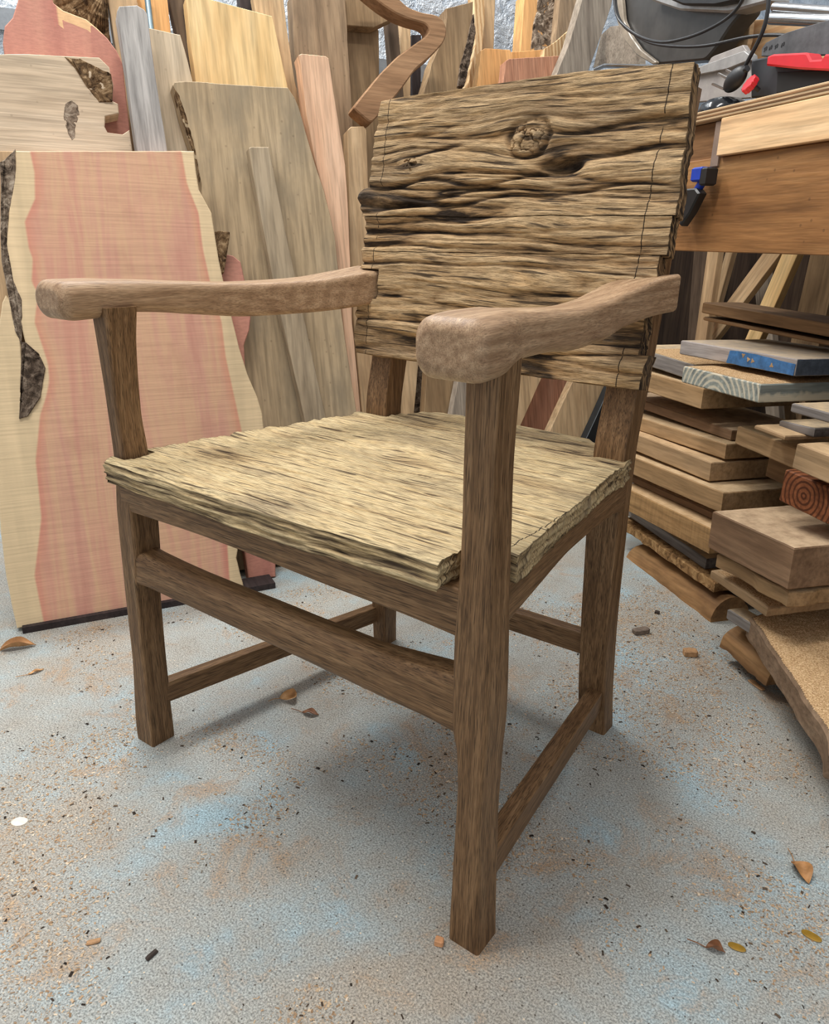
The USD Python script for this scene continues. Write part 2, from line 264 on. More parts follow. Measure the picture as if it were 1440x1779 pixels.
"plug":[[0.4202,1.1072,1.0154],[0.4503,1.0841,1.0318]],
"plugpin":[[0.3851,1.1342,1.0283],[0.3958,1.126,1.0436],[0.4142,1.1118,1.0453],[0.4153,1.111,1.0134],[0.4213,1.1064,1.0295],[0.4289,1.1006,1.0374]],
"plugbtn":[[0.4582,1.0654,1.0059],[0.4865,1.0436,1.0156]],
"blackdisc":[[0.358,1.1677,0.997],[0.4703,1.0813,0.9886]],
"chrome":[[-0.2571,1.9942,1.2553],[-0.2112,1.9589,1.2561],[-0.0111,1.805,1.208]],
"end_block":[[0.3777,1.0769,0.9647],[0.4248,1.0406,0.9552],[0.4387,1.0299,0.8714],[0.3847,1.0715,0.8765]],
"clampA":[[0.4303,1.0238,0.8829],[0.4545,1.0051,0.8804],[0.4702,0.9931,0.8787],[0.4756,0.9889,0.8517],[0.4588,1.0018,0.8589],[0.4277,1.0258,0.8616],[0.3903,1.0546,0.8362],[0.4291,1.0247,0.8337],[0.454,1.0055,0.8301],[0.4001,1.047,0.8233],[0.4117,1.0381,0.8001]]},
"scale_text":[[-0.0446,1.0722],[-0.0307,1.0714],[-0.0157,1.0707],[0.0005,1.0703]],
"stack":[{"n":"shelf_a","tl":[0.3884,1.2789,0.6124],
"x":[0.7797,-0.6258,-0.02],
"L":0.3935,"th":0.0237,"dep":0.1,"m":"dark","l":""},{"n":"shelf_b","tl":[0.3923,1.2822,0.5806],
"x":[0.7797,-0.6258,-0.02],
"L":0.3968,"th":0.008,"dep":0.1,"m":"dark","l":""},{"n":"blue_edge","tl":[0.3943,1.1331,0.5405],
"x":[0.7795,-0.6256,0.0309],
"L":0.3446,"th":0.0295,"dep":0.22,"m":"greyblue","l":""},{"n":"grey_left","tl":[0.2489,1.2883,0.4932],
"x":[0.7797,-0.6258,-0.02],
"L":0.2471,"th":0.0332,"dep":0.2,"m":"grey","l":""},{"n":"ring_end","tl":[0.4424,1.0176,0.5035],
"x":[0.7798,-0.6258,0.0183],
"L":0.2288,"th":0.0327,"dep":0.22,"m":"ring","l":""},{"n":"tan3","tl":[0.2436,1.2797,0.446],
"x":[0.7798,-0.6259,0.011],
"L":0.2836,"th":0.0445,"dep":0.25,"m":"tan","l":""},{"n":"dark4","tl":[0.2304,1.3416,0.3635],
"x":[0.7797,-0.6258,0.0195],
"L":0.3943,"th":0.0219,"dep":0.2,"m":"brown","l":""},{"n":"tan5","tl":[0.2578,1.2812,0.3296],
"x":[0.7787,-0.6249,0.0562],
"L":0.3628,"th":0.0321,"dep":0.2,"m":"tan","l":""},{"n":"tan6","tl":[0.2802,1.2247,0.2995],
"x":[0.7792,-0.6253,0.0425],
"L":0.3114,"th":0.0403,"dep":0.3,"m":"pale","l":""},{"n":"tan7","tl":[0.2864,1.1941,0.2517],
"x":[0.7785,-0.6248,0.0602],
"L":0.363,"th":0.0423,"dep":0.3,"m":"tan","l":""},{"n":"brown8","tl":[0.2866,1.2324,0.1899],
"x":[0.7785,-0.6248,0.0602],
"L":0.3285,"th":0.0162,"dep":0.3,"m":"brown","l":""},{"n":"striped9","tl":[0.3196,1.1546,0.1773],
"x":[0.7785,-0.6248,0.0601],
"L":0.3104,"th":0.0537,"dep":0.25,"m":"stripe","l":""},{"n":"grey10","tl":[0.3204,1.2053,0.1103],
"x":[0.7797,-0.6258,-0.0201],
"L":0.2897,"th":0.0244,"dep":0.2,"m":"grey","l":""},{"n":"rough11","tl":[0.3231,1.1774,0.0794],
"x":[0.7799,-0.6259,-0.0005],
"L":0.3296,"th":0.0228,"dep":0.2,"m":"rough","l":""},{"n":"log12","tl":[0.3677,1.1288,0.0336],
"x":[0.7785,-0.6248,0.06],
"L":0.2855,"th":0.0587,"dep":0.2,"m":"log","l":""},{"n":"block_big","tl":[0.5919,0.8079,0.2848],
"x":[0.7789,-0.6251,0.0509],
"L":0.2018,"th":0.0697,"dep":0.3,"m":"brown","l":""},{"n":"under_big","tl":[0.6177,0.8,0.2112],
"x":[0.7792,-0.6254,0.0423],
"L":0.1783,"th":0.0267,"dep":0.3,"m":"tan","l":""},{"n":"mid_long","tl":[0.6035,0.8242,0.1667],
"x":[0.7797,-0.6258,-0.0202],
"L":0.1531,"th":0.0163,"dep":0.25,"m":"pale","l":""},{"n":"greyblue","tl":[0.6476,0.8016,0.1088],
"x":[0.7785,-0.6248,0.0601],
"L":0.071,"th":0.0205,"dep":0.035,"m":"grey","l":""},{"n":"low_log","tl":[0.6441,0.8045,0.0683],
"x":[0.7797,-0.6258,-0.0202],
"L":0.1294,"th":0.0422,"dep":0.2,"m":"log","l":""},{"n":"red_ring","tl":[0.6971,0.8004,0.3858],
"x":[0.7797,-0.6258,-0.0201],
"L":0.1087,"th":0.0558,"dep":0.3,"m":"redring","l":""},{"n":"pine_ring","tl":[0.7138,0.7485,0.4435],
"x":[0.7797,-0.6258,-0.0201],
"L":0.0783,"th":0.0411,"dep":0.3,"m":"pale","l":""},{"n":"tan_block","tl":[0.573,0.9769,0.4079],
"x":[0.7797,-0.6258,-0.02],
"L":0.1681,"th":0.0356,"dep":0.25,"m":"tan","l":""},{"n":"small_board","tl":[0.6238,0.872,0.4369],
"x":[0.7797,-0.6258,-0.0201],
"L":0.0764,"th":0.0081,"dep":0.15,"m":"pale","l":""},{"n":"wee","tl":[0.657,0.8967,0.446],
"x":[0.7784,-0.6247,0.0618],
"L":0.0841,"th":0.0183,"dep":0.08,"m":"grey","l":""},{"n":"top_right_grey","tl":[0.6855,0.8097,0.4942],
"x":[0.7799,-0.6259,0.0095],
"L":0.0904,"th":0.0151,"dep":0.2,"m":"grey","l":""}]}''')

# ------------------------------------------------------------------ helpers
def lin(c):
    c = np.asarray(c, float) / 255.0
    return tuple(np.where(c <= 0.04045, c / 12.92, ((c + 0.055) / 1.055) ** 2.4))
USED = {}
def fresh(parent, name):
    k = (parent, name); n = USED.get(k, 0); USED[k] = n + 1
    return f"{parent}/{name}" + (f"_{n:03d}" if n else "")
def mat4(o=(0, 0, 0), x=(1, 0, 0), y=(0, 1, 0), z=(0, 0, 1)):
    M = np.eye(4); M[0, :3] = x; M[1, :3] = y; M[2, :3] = z; M[3, :3] = o
    return M
def setx(prim, M):
    UsdGeom.Xformable(prim).AddTransformOp().Set(Gf.Matrix4d(*np.asarray(M, float).ravel().tolist()))
def tag(prim, label=None, cat=None, group=None, kind=None):
    for k, v in (("label", label), ("category", cat), ("group", group), ("kind", kind)):
        if v: prim.SetCustomDataByKey(k, v)
    return prim
def thing(name, label, cat, M=None, group=None):
    p = fresh("/World", name)
    x = UsdGeom.Xform.Define(stage, p)
    setx(x, np.eye(4) if M is None else M)
    return tag(x.GetPrim(), label, cat, group)
def obj(name, mesh, mat, parent=None, M=None, smooth=30, wc=None, fattr=None, **t):
    p = fresh(str(parent.GetPath()) if parent is not None else "/World", name)
    g = usdkit.mesh(stage, p, mesh, mat, smooth=smooth)
    if M is not None: setx(g, M)
    api = UsdGeom.PrimvarsAPI(g)
    if wc is not None:
        api.CreatePrimvar("wc", Sdf.ValueTypeNames.Color3fArray, "vertex").Set(Vt.Vec3fArray.FromNumpy(np.asarray(wc, np.float32)))
    prim = g.GetPrim()
    if t: tag(prim, **t)
    return prim

# ------------------------------------------------------------------ materials
PERM = {"x": (0, 1, 2), "y": (1, 0, 2), "z": (1, 2, 0)}
def ax(axis, a, b, c=None):
    """a along the grain, b across"""
    c = b if c is None else c
    return {"x": (a, b, c), "y": (b, a, c), "z": (b, c, a)}[axis]
def wood(name, cols, axis="x", along=2.5, across=26.0, fine=170.0, bump=0.0012, rough=0.62, blotch=None, blotch_amt=0.35,
         rings=None, dust=None, saw=None, speck=0.0, contrast=0.5, spec=0.25, warp=0.016, dist=0.15, fmin=0.68, pores=0.0):
    """cols: three sRGB tones from dark to light. Grain follows AXIS of the object's own frame."""
    d, md, l = (lin(c) for c in cols)
    N = {"tc": ("texture_coordinate", {}), "oi": ("object_info", {}), "rs": ("vector_math", {"math_type": "scale", "vector1": (7.3, 3.1, 5.7)}),
         "rm": ("math", {"math_type": "multiply", "value2": 9.0}),
         "ad": ("vector_math", {"math_type": "add"}),
         "wn": ("noise_texture", {"scale": 5.0, "detail": 2.0}), "wsc": ("vector_math", {"math_type": "scale", "scale": warp}), "wad": ("vector_math", {"math_type": "add"}),
         "m1": ("mapping", {"scale": ax(axis, along, across)}), "n1": ("noise_texture", {"scale": 1.0, "detail": 5.0, "roughness": 0.62, "distortion": dist}),
         "m2": ("mapping", {"scale": ax(axis, fine / 16, fine)}), "n2": ("noise_texture", {"scale": 1.0, "detail": 3.0, "roughness": 0.6}),
         "r1": ("rgb_ramp", {"ramp": [(0.5 - contrast * .5, d), (0.5, md), (0.5 + contrast * .5, l)]}),
         "f2": ("map_range", {"from_min": 0.32, "from_max": 0.6, "to_min": fmin, "to_max": 1.06, "clamp": True}),
         "mu": ("mix", {"mix_type": "multiply", "fac": 1.0}),
         "bm": ("bump", {"strength": 0.65, "distance": bump}),
         "p": ("principled_bsdf", {"roughness": rough, "specular_ior_level": spec})}
    L = [("oi.random", "rm.value1"), ("rm.value", "rs.scale"), ("tc.object", "ad.vector1"), ("rs.vector", "ad.vector2"),
         ("ad.vector", "wn.vector"), ("wn.color", "wsc.vector1"), ("ad.vector", "wad.vector1"), ("wsc.vector", "wad.vector2"),
         ("wad.vector", "m1.vector"), ("m1.vector", "n1.vector"), ("ad.vector", "m2.vector"), ("m2.vector", "n2.vector"),
         ("n1.fac", "r1.fac"), ("n2.fac", "f2.value"), ("r1.color", "mu.color1"), ("f2.result", "mu.color2"), ("n2.fac", "bm.height"), ("bm.normal", "p.normal")]
    out = "mu.color"
    def layer(col, fac, key, mix="mix"):
        nonlocal out
        N[key] = ("mix", {"mix_type": mix, "color2": col})
        L.extend([(out, key + ".color1"), (fac, key + ".fac")]); out = key + ".color"
    if rings:
        (cx, cy, cz), sc, col, amt = rings[:4]
        N["gm"] = ("mapping", {"location": (-cx, -cy, -cz)}); N["gw"] = ("wave_texture", {"wave_type": "rings", "rings_direction": axis, "scale": sc, "distortion": rings[4] if len(rings) > 4 else 1.2, "detail": 2.0, "detail_scale": 3.0})
        N["gr"] = ("map_range", {"from_min": 0.45, "from_max": 0.9, "to_min": 0, "to_max": amt, "clamp": True})
        L.extend([("tc.object", "gm.vector"), ("gm.vector", "gw.vector"), ("gw.fac", "gr.value")]); layer(lin(col), "gr.result", "gl")
    if blotch is not None:
        N["bn"] = ("noise_texture", {"scale": 7.0, "detail": 5.0, "roughness": 0.6}); N["bm_"] = ("mapping", {"scale": ax(axis, 0.6, 1.6)})
        N["br"] = ("map_range", {"from_min": 0.48, "from_max": 0.68, "to_min": 0, "to_max": blotch_amt, "clamp": True})
        L.extend([("ad.vector", "bm_.vector"), ("bm_.vector", "bn.vector"), ("bn.fac", "br.value")]); layer(lin(blotch), "br.result", "bl")
    if saw is not None:
        N["sm"] = ("mapping", {"scale": saw}); N["sn"] = ("noise_texture", {"scale": 1.0, "detail": 3.0, "roughness": 0.7})
        N["sr"] = ("map_range", {"from_min": 0.38, "from_max": 0.6, "to_min": 0.84, "to_max": 1.05, "clamp": True}); N["smu"] = ("mix", {"mix_type": "multiply", "fac": 1.0})
        L.extend([("tc.object", "sm.vector"), ("sm.vector", "sn.vector"), ("sn.fac", "sr.value"), (out, "smu.color1"), ("sr.result", "smu.color2")]); out = "smu.color"
    if pores:
        N['pm'] = ('mapping', {'scale': ax(axis, 32.0, 850.0)}); N['pn'] = ('noise_texture', {'scale': 1.0, 'detail': 1.0}); N['pr'] = ('map_range', {'from_min': 0.56, 'from_max': 0.66, 'to_min': 0.0, 'to_max': pores, 'clamp': True})
        L.extend([('ad.vector', 'pm.vector'), ('pm.vector', 'pn.vector'), ('pn.fac', 'pr.value')]); layer(tuple(np.array(d) * .45), 'pr.result', 'pl')
    if speck:
        N["vk"] = ("voronoi_texture", {"scale": 38.0, "randomness": 1.0}); N["vr"] = ("map_range", {"from_min": 0.07, "from_max": 0.12, "to_min": speck, "to_max": 0.0, "clamp": True})
        L.extend([("ad.vector", "vk.vector"), ("vk.distance", "vr.value")]); layer(lin((62, 46, 34)), "vr.result", "vl")
    if dust is not None:
        N["ge"] = ("geometry", {}); N["sx"] = ("separate_xyz", {}); N["dn"] = ("noise_texture", {"scale": 30.0, "detail": 6.0, "roughness": 0.7})
        N["dr"] = ("map_range", {"from_min": 0.8, "from_max": 0.95, "to_min": 0, "to_max": 1, "clamp": True}); N["dq"] = ("map_range", {"from_min": 0.3, "from_max": 0.6, "to_min": 0.25, "to_max": 0.95, "clamp": True})
        N["dm"] = ("math", {"math_type": "multiply"})
        L.extend([("ge.true_normal", "sx.vector"), ("sx.z", "dr.value"), ("tc.object", "dn.vector"), ("dn.fac", "dq.value"), ("dr.result", "dm.value1"), ("dq.result", "dm.value2")]); layer(lin(dust), "dm.value", "dl")
    L.append((out, "p.base_color"))
    return usdkit.material(stage, "/World/Looks/" + name, N, L, surface="p.BSDF")
def plain(name, col, rough=0.5, metal=0.0, var=0.12, scale=30.0, bump=0.0, spec=0.5, **extra):
    c = np.array(lin(col))
    N = {"tc": ("texture_coordinate", {}), "n": ("noise_texture", {"scale": scale, "detail": 6.0, "roughness": 0.65}),
         "r": ("rgb_ramp", {"ramp": [(0.25, tuple(c * (1 - var * 2))), (0.5, tuple(c)), (0.75, tuple(np.minimum(c * (1 + var * 2), 1)))]}),
         "b": ("bump", {"strength": 0.5, "distance": max(bump, 1e-5)}), "p": ("principled_bsdf", {"roughness": rough, "metallic": metal, "specular_ior_level": spec, **extra})}
    L = [("tc.object", "n.vector"), ("n.fac", "r.fac"), ("r.color", "p.base_color")]
    if bump: L += [("n.fac", "b.height"), ("b.normal", "p.normal")]
    return usdkit.material(stage, "/World/Looks/" + name, N, L, surface="p.BSDF")
def bark_mat(name, cols):
    d, md, l = (lin(c) for c in cols)
    N = {"tc": ("texture_coordinate", {}), "n": ("noise_texture", {"scale": 55.0, "detail": 7.0, "roughness": 0.72, "distortion": 0.8}), "r": ("rgb_ramp", {"ramp": [(0.34, d), (0.5, md), (0.68, l)]}),
         "b": ("bump", {"strength": 0.9, "distance": 0.004}), "p": ("principled_bsdf", {"roughness": 0.85, "specular_ior_level": 0.15})}
    return usdkit.material(stage, "/World/Looks/" + name, N, [("tc.object", "n.vector"), ("n.fac", "r.fac"), ("r.color", "p.base_color"), ("n.fac", "b.height"), ("b.normal", "p.normal")], surface="p.BSDF")
def weathered(name, ridge, mid, groove, stain, warm, pencil=()):
    """wc = (u, warped v, groove tone 0..1): fibre noise runs along the warped grain lines"""
    N = {"at": ("attribute", {"attribute": "wc"}), "sx": ("separate_xyz", {}), "cx": ("combine_xyz", {}),
         "m1": ("mapping", {"scale": (46.0, 560.0, 1.0)}), "n1": ("noise_texture", {"scale": 1.0, "detail": 4.0, "roughness": 0.65}),
         "m2": ("mapping", {"scale": (5.0, 10.0, 1.0)}), "n2": ("noise_texture", {"scale": 1.0, "detail": 4.0, "roughness": 0.6, "distortion": 0.5}),
         "m3": ("mapping", {"scale": (14.0, 130.0, 1.0)}), "n3": ("noise_texture", {"scale": 1.0, "detail": 4.0, "roughness": 0.6}),
         "m4": ("mapping", {"scale": (130.0, 1200.0, 1.0)}), "n4": ("noise_texture", {"scale": 1.0, "detail": 2.0, "roughness": 0.6}),
         "hs": ("math", {"math_type": "multiply_add", "value2": 0.62, "value3": -0.31}), "ha": ("math", {"math_type": "add"}),
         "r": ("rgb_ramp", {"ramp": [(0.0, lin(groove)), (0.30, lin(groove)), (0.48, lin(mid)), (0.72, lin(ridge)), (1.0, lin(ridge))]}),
         "f1": ("map_range", {"from_min": 0.36, "from_max": 0.58, "to_min": 0.5, "to_max": 1.1, "clamp": True}), "mu": ("mix", {"mix_type": "multiply", "fac": 1.0}),
         "s2": ("map_range", {"from_min": 0.5, "from_max": 0.7, "to_min": 0.0, "to_max": 0.55, "clamp": True}), "st": ("mix", {"mix_type": "mix", "color2": lin(stain)}),
         "w3": ("map_range", {"from_min": 0.45, "from_max": 0.7, "to_min": 0.0, "to_max": 0.6, "clamp": True}), "wm": ("mix", {"mix_type": "mix", "color2": lin(warm)}),
         "bm": ("bump", {"strength": 0.9, "distance": 0.0022}), "bq": ("math", {"math_type": "multiply_add", "value2": 0.5}), "p": ("principled_bsdf", {"roughness": 0.8, "specular_ior_level": 0.12})}
    L = [("at.vector", "sx.vector"), ("sx.x", "cx.x"), ("sx.y", "cx.y"), ("cx.vector", "m1.vector"), ("m1.vector", "n1.vector"), ("cx.vector", "m2.vector"), ("m2.vector", "n2.vector"),
         ("cx.vector", "m3.vector"), ("m3.vector", "n3.vector"), ("cx.vector", "m4.vector"), ("m4.vector", "n4.vector"),
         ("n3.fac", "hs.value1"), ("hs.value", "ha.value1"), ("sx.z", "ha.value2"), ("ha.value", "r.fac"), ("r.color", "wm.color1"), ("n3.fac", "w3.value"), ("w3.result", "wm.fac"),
         ("n2.fac", "s2.value"), ("s2.result", "st.fac"), ("wm.color", "st.color1"), ("st.color", "mu.color1"), ("n1.fac", "f1.value"), ("f1.result", "mu.color2"),
         ("n4.fac", "bq.value1"), ("n1.fac", "bq.value3"), ("bq.value", "bm.height"), ("bm.normal", "p.normal")]
    N["m6"] = ("mapping", {"scale": (11.0, 250.0, 1.0)}); N["n6"] = ("noise_texture", {"scale": 1.0, "detail": 2.0, "roughness": 0.5}); N["r6"] = ("map_range", {"from_min": 0.585, "from_max": 0.64, "to_min": 0.0, "to_max": 0.85, "clamp": True}); N["x6"] = ("mix", {"mix_type": "mix", "color2": lin(groove)})
    L += [("cx.vector", "m6.vector"), ("m6.vector", "n6.vector"), ("n6.fac", "r6.value"), ("r6.result", "x6.fac"), ("mu.color", "x6.color1")]
    out = "x6.color"
    for i, (u0, w) in enumerate(pencil):
        a, b, c, e = f"pa{i}", f"pb{i}", f"pc{i}", f"pe{i}"
        N[a] = ("math", {"math_type": "compare", "value2": u0, "value3": w}); N[b] = ("map_range", {"from_min": 0.42, "from_max": 0.5, "to_min": 0, "to_max": 0.9, "clamp": True})
        N[c] = ("math", {"math_type": "multiply"}); N[e] = ("mix", {"mix_type": "mix", "color2": lin((38, 32, 28))})
        L += [("sx.x", a + ".value1"), ("sx.z", b + ".value"), (a + ".value", c + ".value1"), (b + ".result", c + ".value2"), (out, e + ".color1"), (c + ".value", e + ".fac")]; out = e + ".color"
    L.append((out, "p.base_color"))
    return usdkit.material(stage, "/World/Looks/" + name, N, L, surface="p.BSDF")

# tones
OAK = [(92, 67, 43), (126, 96, 66), (150, 119, 86)]
OAK_ARM = [(140, 110, 84), (168, 138, 108), (186, 157, 126)]
M = {}
for a in "xyz":
    M["oak_" + a] = wood("oak_brown_" + a, OAK, a, along=4, across=130, fine=700, warp=0.008, dist=0.1, fmin=0.55, pores=.75, bump=0.0007, rough=0.5, blotch=(88, 62, 40), blotch_amt=0.35, contrast=0.42)
M["oak_arm"] = wood("oak_arm", OAK_ARM, "y", along=4, across=130, fine=800, warp=0.008, dist=0.1, pores=.35, rings=((.62, 0, .60), 34.0, (132, 104, 78), .35, .5), bump=0.0004, rough=0.45, contrast=0.36)
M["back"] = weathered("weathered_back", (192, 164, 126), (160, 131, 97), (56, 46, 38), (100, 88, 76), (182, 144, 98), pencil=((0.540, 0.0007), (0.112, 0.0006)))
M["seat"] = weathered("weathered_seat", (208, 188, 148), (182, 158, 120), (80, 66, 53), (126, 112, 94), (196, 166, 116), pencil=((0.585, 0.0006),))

# ------------------------------------------------------------------ floor and walls
def floor_material():
    N = {"g": ("geometry", {}),
         "n1": ("noise_texture", {"scale": 6.5, "detail": 8.0, "roughness": 0.66}), "r1": ("rgb_ramp", {"ramp": [(0.30, lin((160, 158, 150))), (0.46, lin((172, 175, 171))), (0.55, lin((170, 179, 179))), (0.60, lin((168, 186, 192))), (0.68, lin((168, 194, 204)))]}),
         "n2": ("noise_texture", {"scale": 2.6, "detail": 9.0, "roughness": 0.66, "distortion": 0.4}), "d2": ("map_range", {"from_min": 0.46, "from_max": 0.68, "to_min": 0.0, "to_max": 0.8, "clamp": True}), "x2": ("mix", {"color2": lin((170, 157, 140))}),
         "n3": ("noise_texture", {"scale": 9.0, "detail": 9.0, "roughness": 0.72, "distortion": 0.6}), "d3": ("map_range", {"from_min": 0.54, "from_max": 0.64, "to_min": 0.0, "to_max": 0.8, "clamp": True}), "x3": ("mix", {"color2": lin((176, 144, 110))}), "gr": ("map_range", {"from_min": 0.40, "from_max": 0.56, "to_min": 0.15, "to_max": 1.0, "clamp": True}), "gm": ("math", {"math_type": "multiply"}),
         "n4": ("noise_texture", {"scale": 420.0, "detail": 3.0, "roughness": 0.75}), "d4": ("map_range", {"from_min": 0.36, "from_max": 0.64, "to_min": 0.42, "to_max": 1.36, "clamp": True}), "x4": ("mix", {"mix_type": "multiply", "fac": 1.0}),
         "v5": ("voronoi_texture", {"scale": 190.0}), "d5": ("map_range", {"from_min": 0.16, "from_max": 0.24, "to_min": 0.85, "to_max": 0.0, "clamp": True}), "s5": ("separate_color", {}), "g5": ("math", {"math_type": "greater_than", "value2": 0.84}), "m5": ("math", {"math_type": "multiply"}), "x5": ("mix", {"color2": lin((70, 62, 54))}),
         "v6": ("voronoi_texture", {"scale": 160.0}), "d6": ("map_range", {"from_min": 0.14, "from_max": 0.2, "to_min": 0.9, "to_max": 0.0, "clamp": True}), "s6": ("separate_color", {}), "g6": ("math", {"math_type": "greater_than", "value2": 0.92}), "m6": ("math", {"math_type": "multiply"}), "x6": ("mix", {"color2": lin((222, 206, 182))}),
         "b": ("bump", {"strength": 0.7, "distance": 0.0012}), "p": ("principled_bsdf", {"roughness": 0.55, "specular_ior_level": 0.3})}
    L = [("n1.fac", "r1.fac"), ("r1.color", "x2.color1"), ("n2.fac", "d2.value"), ("d2.result", "x2.fac"), ("x2.color", "x3.color1"), ("n3.fac", "d3.value"), ("n4.fac", "gr.value"), ("gr.result", "gm.value1"), ("d3.result", "gm.value2"), ("gm.value", "x3.fac"),
         ("x3.color", "x4.color1"), ("n4.fac", "d4.value"), ("d4.result", "x4.color2"),
         ("v5.distance", "d5.value"), ("v5.color", "s5.color"), ("s5.r", "g5.value1"), ("d5.result", "m5.value1"), ("g5.value", "m5.value2"), ("x4.color", "x5.color1"), ("m5.value", "x5.fac"),
         ("v6.distance", "d6.value"), ("v6.color", "s6.color"), ("s6.r", "g6.value1"), ("d6.result", "m6.value1"), ("g6.value", "m6.value2"), ("x5.color", "x6.color1"), ("m6.value", "x6.fac"),
         ("x6.color", "p.base_color"), ("n4.fac", "b.height"), ("b.normal", "p.normal")]
    for k in ("n1", "n2", "n3", "n4", "v5", "v6"): L.append(("g.position", k + ".vector"))
    return usdkit.material(stage, "/World/Looks/painted_concrete", N, L, surface="p.BSDF")
M["floor"] = floor_material()
fl = trimesh.creation.box((9, 9, 0.1)); fl.apply_translation((0.5, 0.3, -0.05))
obj("floor", fl, M["floor"], smooth=False, label="pale blue-grey painted concrete floor dusted with sawdust", kind="structure")
def foil_material():
    N = {"g": ("geometry", {}), "n": ("noise_texture", {"scale": 16.0, "detail": 6.0, "roughness": 0.65, "distortion": 0.6}), "r": ("rgb_ramp", {"ramp": [(0.3, lin((176, 190, 206))), (0.55, lin((214, 224, 234))), (0.7, lin((232, 240, 248)))]}),
         "b": ("bump", {"strength": 1.0, "distance": 0.03}), "p": ("principled_bsdf", {"roughness": 0.32, "metallic": 0.35})}
    return usdkit.material(stage, "/World/Looks/foil_insulation", N, [("g.position", "n.vector"), ("n.fac", "r.fac"), ("r.color", "p.base_color"), ("n.fac", "b.height"), ("b.normal", "p.normal")], surface="p.BSDF")
M["foil"] = foil_material()
AX = DATA["axes"]; dS, uS, nS = (np.array(AX[k]) for k in "dUN")
nH = np.array([nS[0], nS[1], 0]); nH /= np.linalg.norm(nH)
WP = np.array([-0.467, 0.052, 0.0])
def box_between(p, x, y, lx, ly, z0, z1):
    b = trimesh.creation.box((lx, ly, z1 - z0)); T = np.eye(4); T[:3, 0] = x; T[:3, 1] = y; T[:3, 3] = np.array([p[0], p[1], (z0 + z1) / 2]); b.apply_transform(T); return b
wl = box_between(WP - nH * 1.02 + dS * 0.9, dS, nH, 5.4, 0.06, 0, 2.9)
obj("wall_left", wl, M["foil"], smooth=False, label="workshop wall lined with wrinkled silver foil insulation", kind="structure")
wb = box_between(WP + dS * 3.4 + nH * 1.0, dS, nH, 0.06, 5.0, 0, 2.9)
obj("wall_back", wb, M["foil"], smooth=False, label="far wall behind the bench", kind="structure")
for k, zz in enumerate((0.62, 1.215, 1.8)):
    sb_ = box_between(WP - nH * 0.985 + dS * 0.9, dS, nH, 5.4, 0.012, zz, zz + 0.05)
    obj("trim_%d" % (k + 1), sb_, plain("foil_tape_%d" % k, (150, 156, 162), 0.4, 0.5), smooth=False, kind="structure")

# ------------------------------------------------------------------ shaping helpers
def pchip(xs, ys, x):
    from scipy.interpolate import PchipInterpolator
    return PchipInterpolator(xs, ys, axis=0)(x)
def rrect(hx, hy, r, n=5):
    r = min(r, hx * .98, hy * .98); out = []
    for k, (sx, sy) in enumerate(((1, 1), (-1, 1), (-1, -1), (1, -1))):
        for a in np.linspace(0, np.pi / 2, n):
            t = a + k * np.pi / 2
            out.append((sx * (hx - r) + r * math.cos(t), sy * (hy - r) + r * math.sin(t)))
    return np.array(out)
def loft(rings, flip=False):
    R = np.array(rings); k, n = R.shape[:2]
    V = R.reshape(-1, 3); F = []
    i, j = np.meshgrid(np.arange(k - 1), np.arange(n), indexing="ij"); a = i * n + j; b = i * n + (j + 1) % n
    q = np.stack([a, b, b + n, a + n], -1).reshape(-1, 4)
    F = np.vstack([q[:, [0, 1, 2]], q[:, [0, 2, 3]]])
    c0, c1 = len(V), len(V) + 1
    V = np.vstack([V, R[0].mean(0), R[-1].mean(0)]); jj = np.arange(n)
    F = np.vstack([F, np.stack([np.full(n, c0), (jj + 1) % n, jj], 1), np.stack([np.full(n, c1), (k - 1) * n + jj, (k - 1) * n + (jj + 1) % n], 1)])
    m = trimesh.Trimesh(V, F, process=False)
    if m.volume < 0: m.invert()
    return m
def bar(axis, keys, n=40, r=0.004, wob=0.0006, seed=0, corner=5):
    """keys: (t, a0, a1, b0, b1): extents across at position t along AXIS; a, b are the other two axes in xyz order"""
    K = np.array(keys, float); t = np.linspace(K[0, 0], K[-1, 0], n); S = pchip(K[:, 0], K[:, 1:], t)
    if np.ndim(r): r = np.interp(t, *r)
    else: r = np.full(n, r)
    rings = []
    ia, ib = [k for k in range(3) if k != "xyz".index(axis)]; it = "xyz".index(axis)
    for k in range(n):
        a0, a1, b0, b1 = S[k]; p = rrect((a1 - a0) / 2, (b1 - b0) / 2, r[k], corner); q = np.zeros((len(p), 3))
        q[:, ia] = (a0 + a1) / 2 + p[:, 0]; q[:, ib] = (b0 + b1) / 2 + p[:, 1]; q[:, it] = t[k]
        rings.append(q)
    R = np.array(rings)
    if wob:
        s = np.array([30.0, 30, 30]); s[it] = 9.0
        for ch in (ia, ib): R[..., ch] += (meshkit.fbm(R * s, 3, seed + ch) - .5) * 2 * wob
    return loft(R)
def taper_ends(m): return m

# ------------------------------------------------------------------ the armchair
chair = thing("armchair", "brown oak armchair with a thick weathered plank seat and backrest", "armchair")
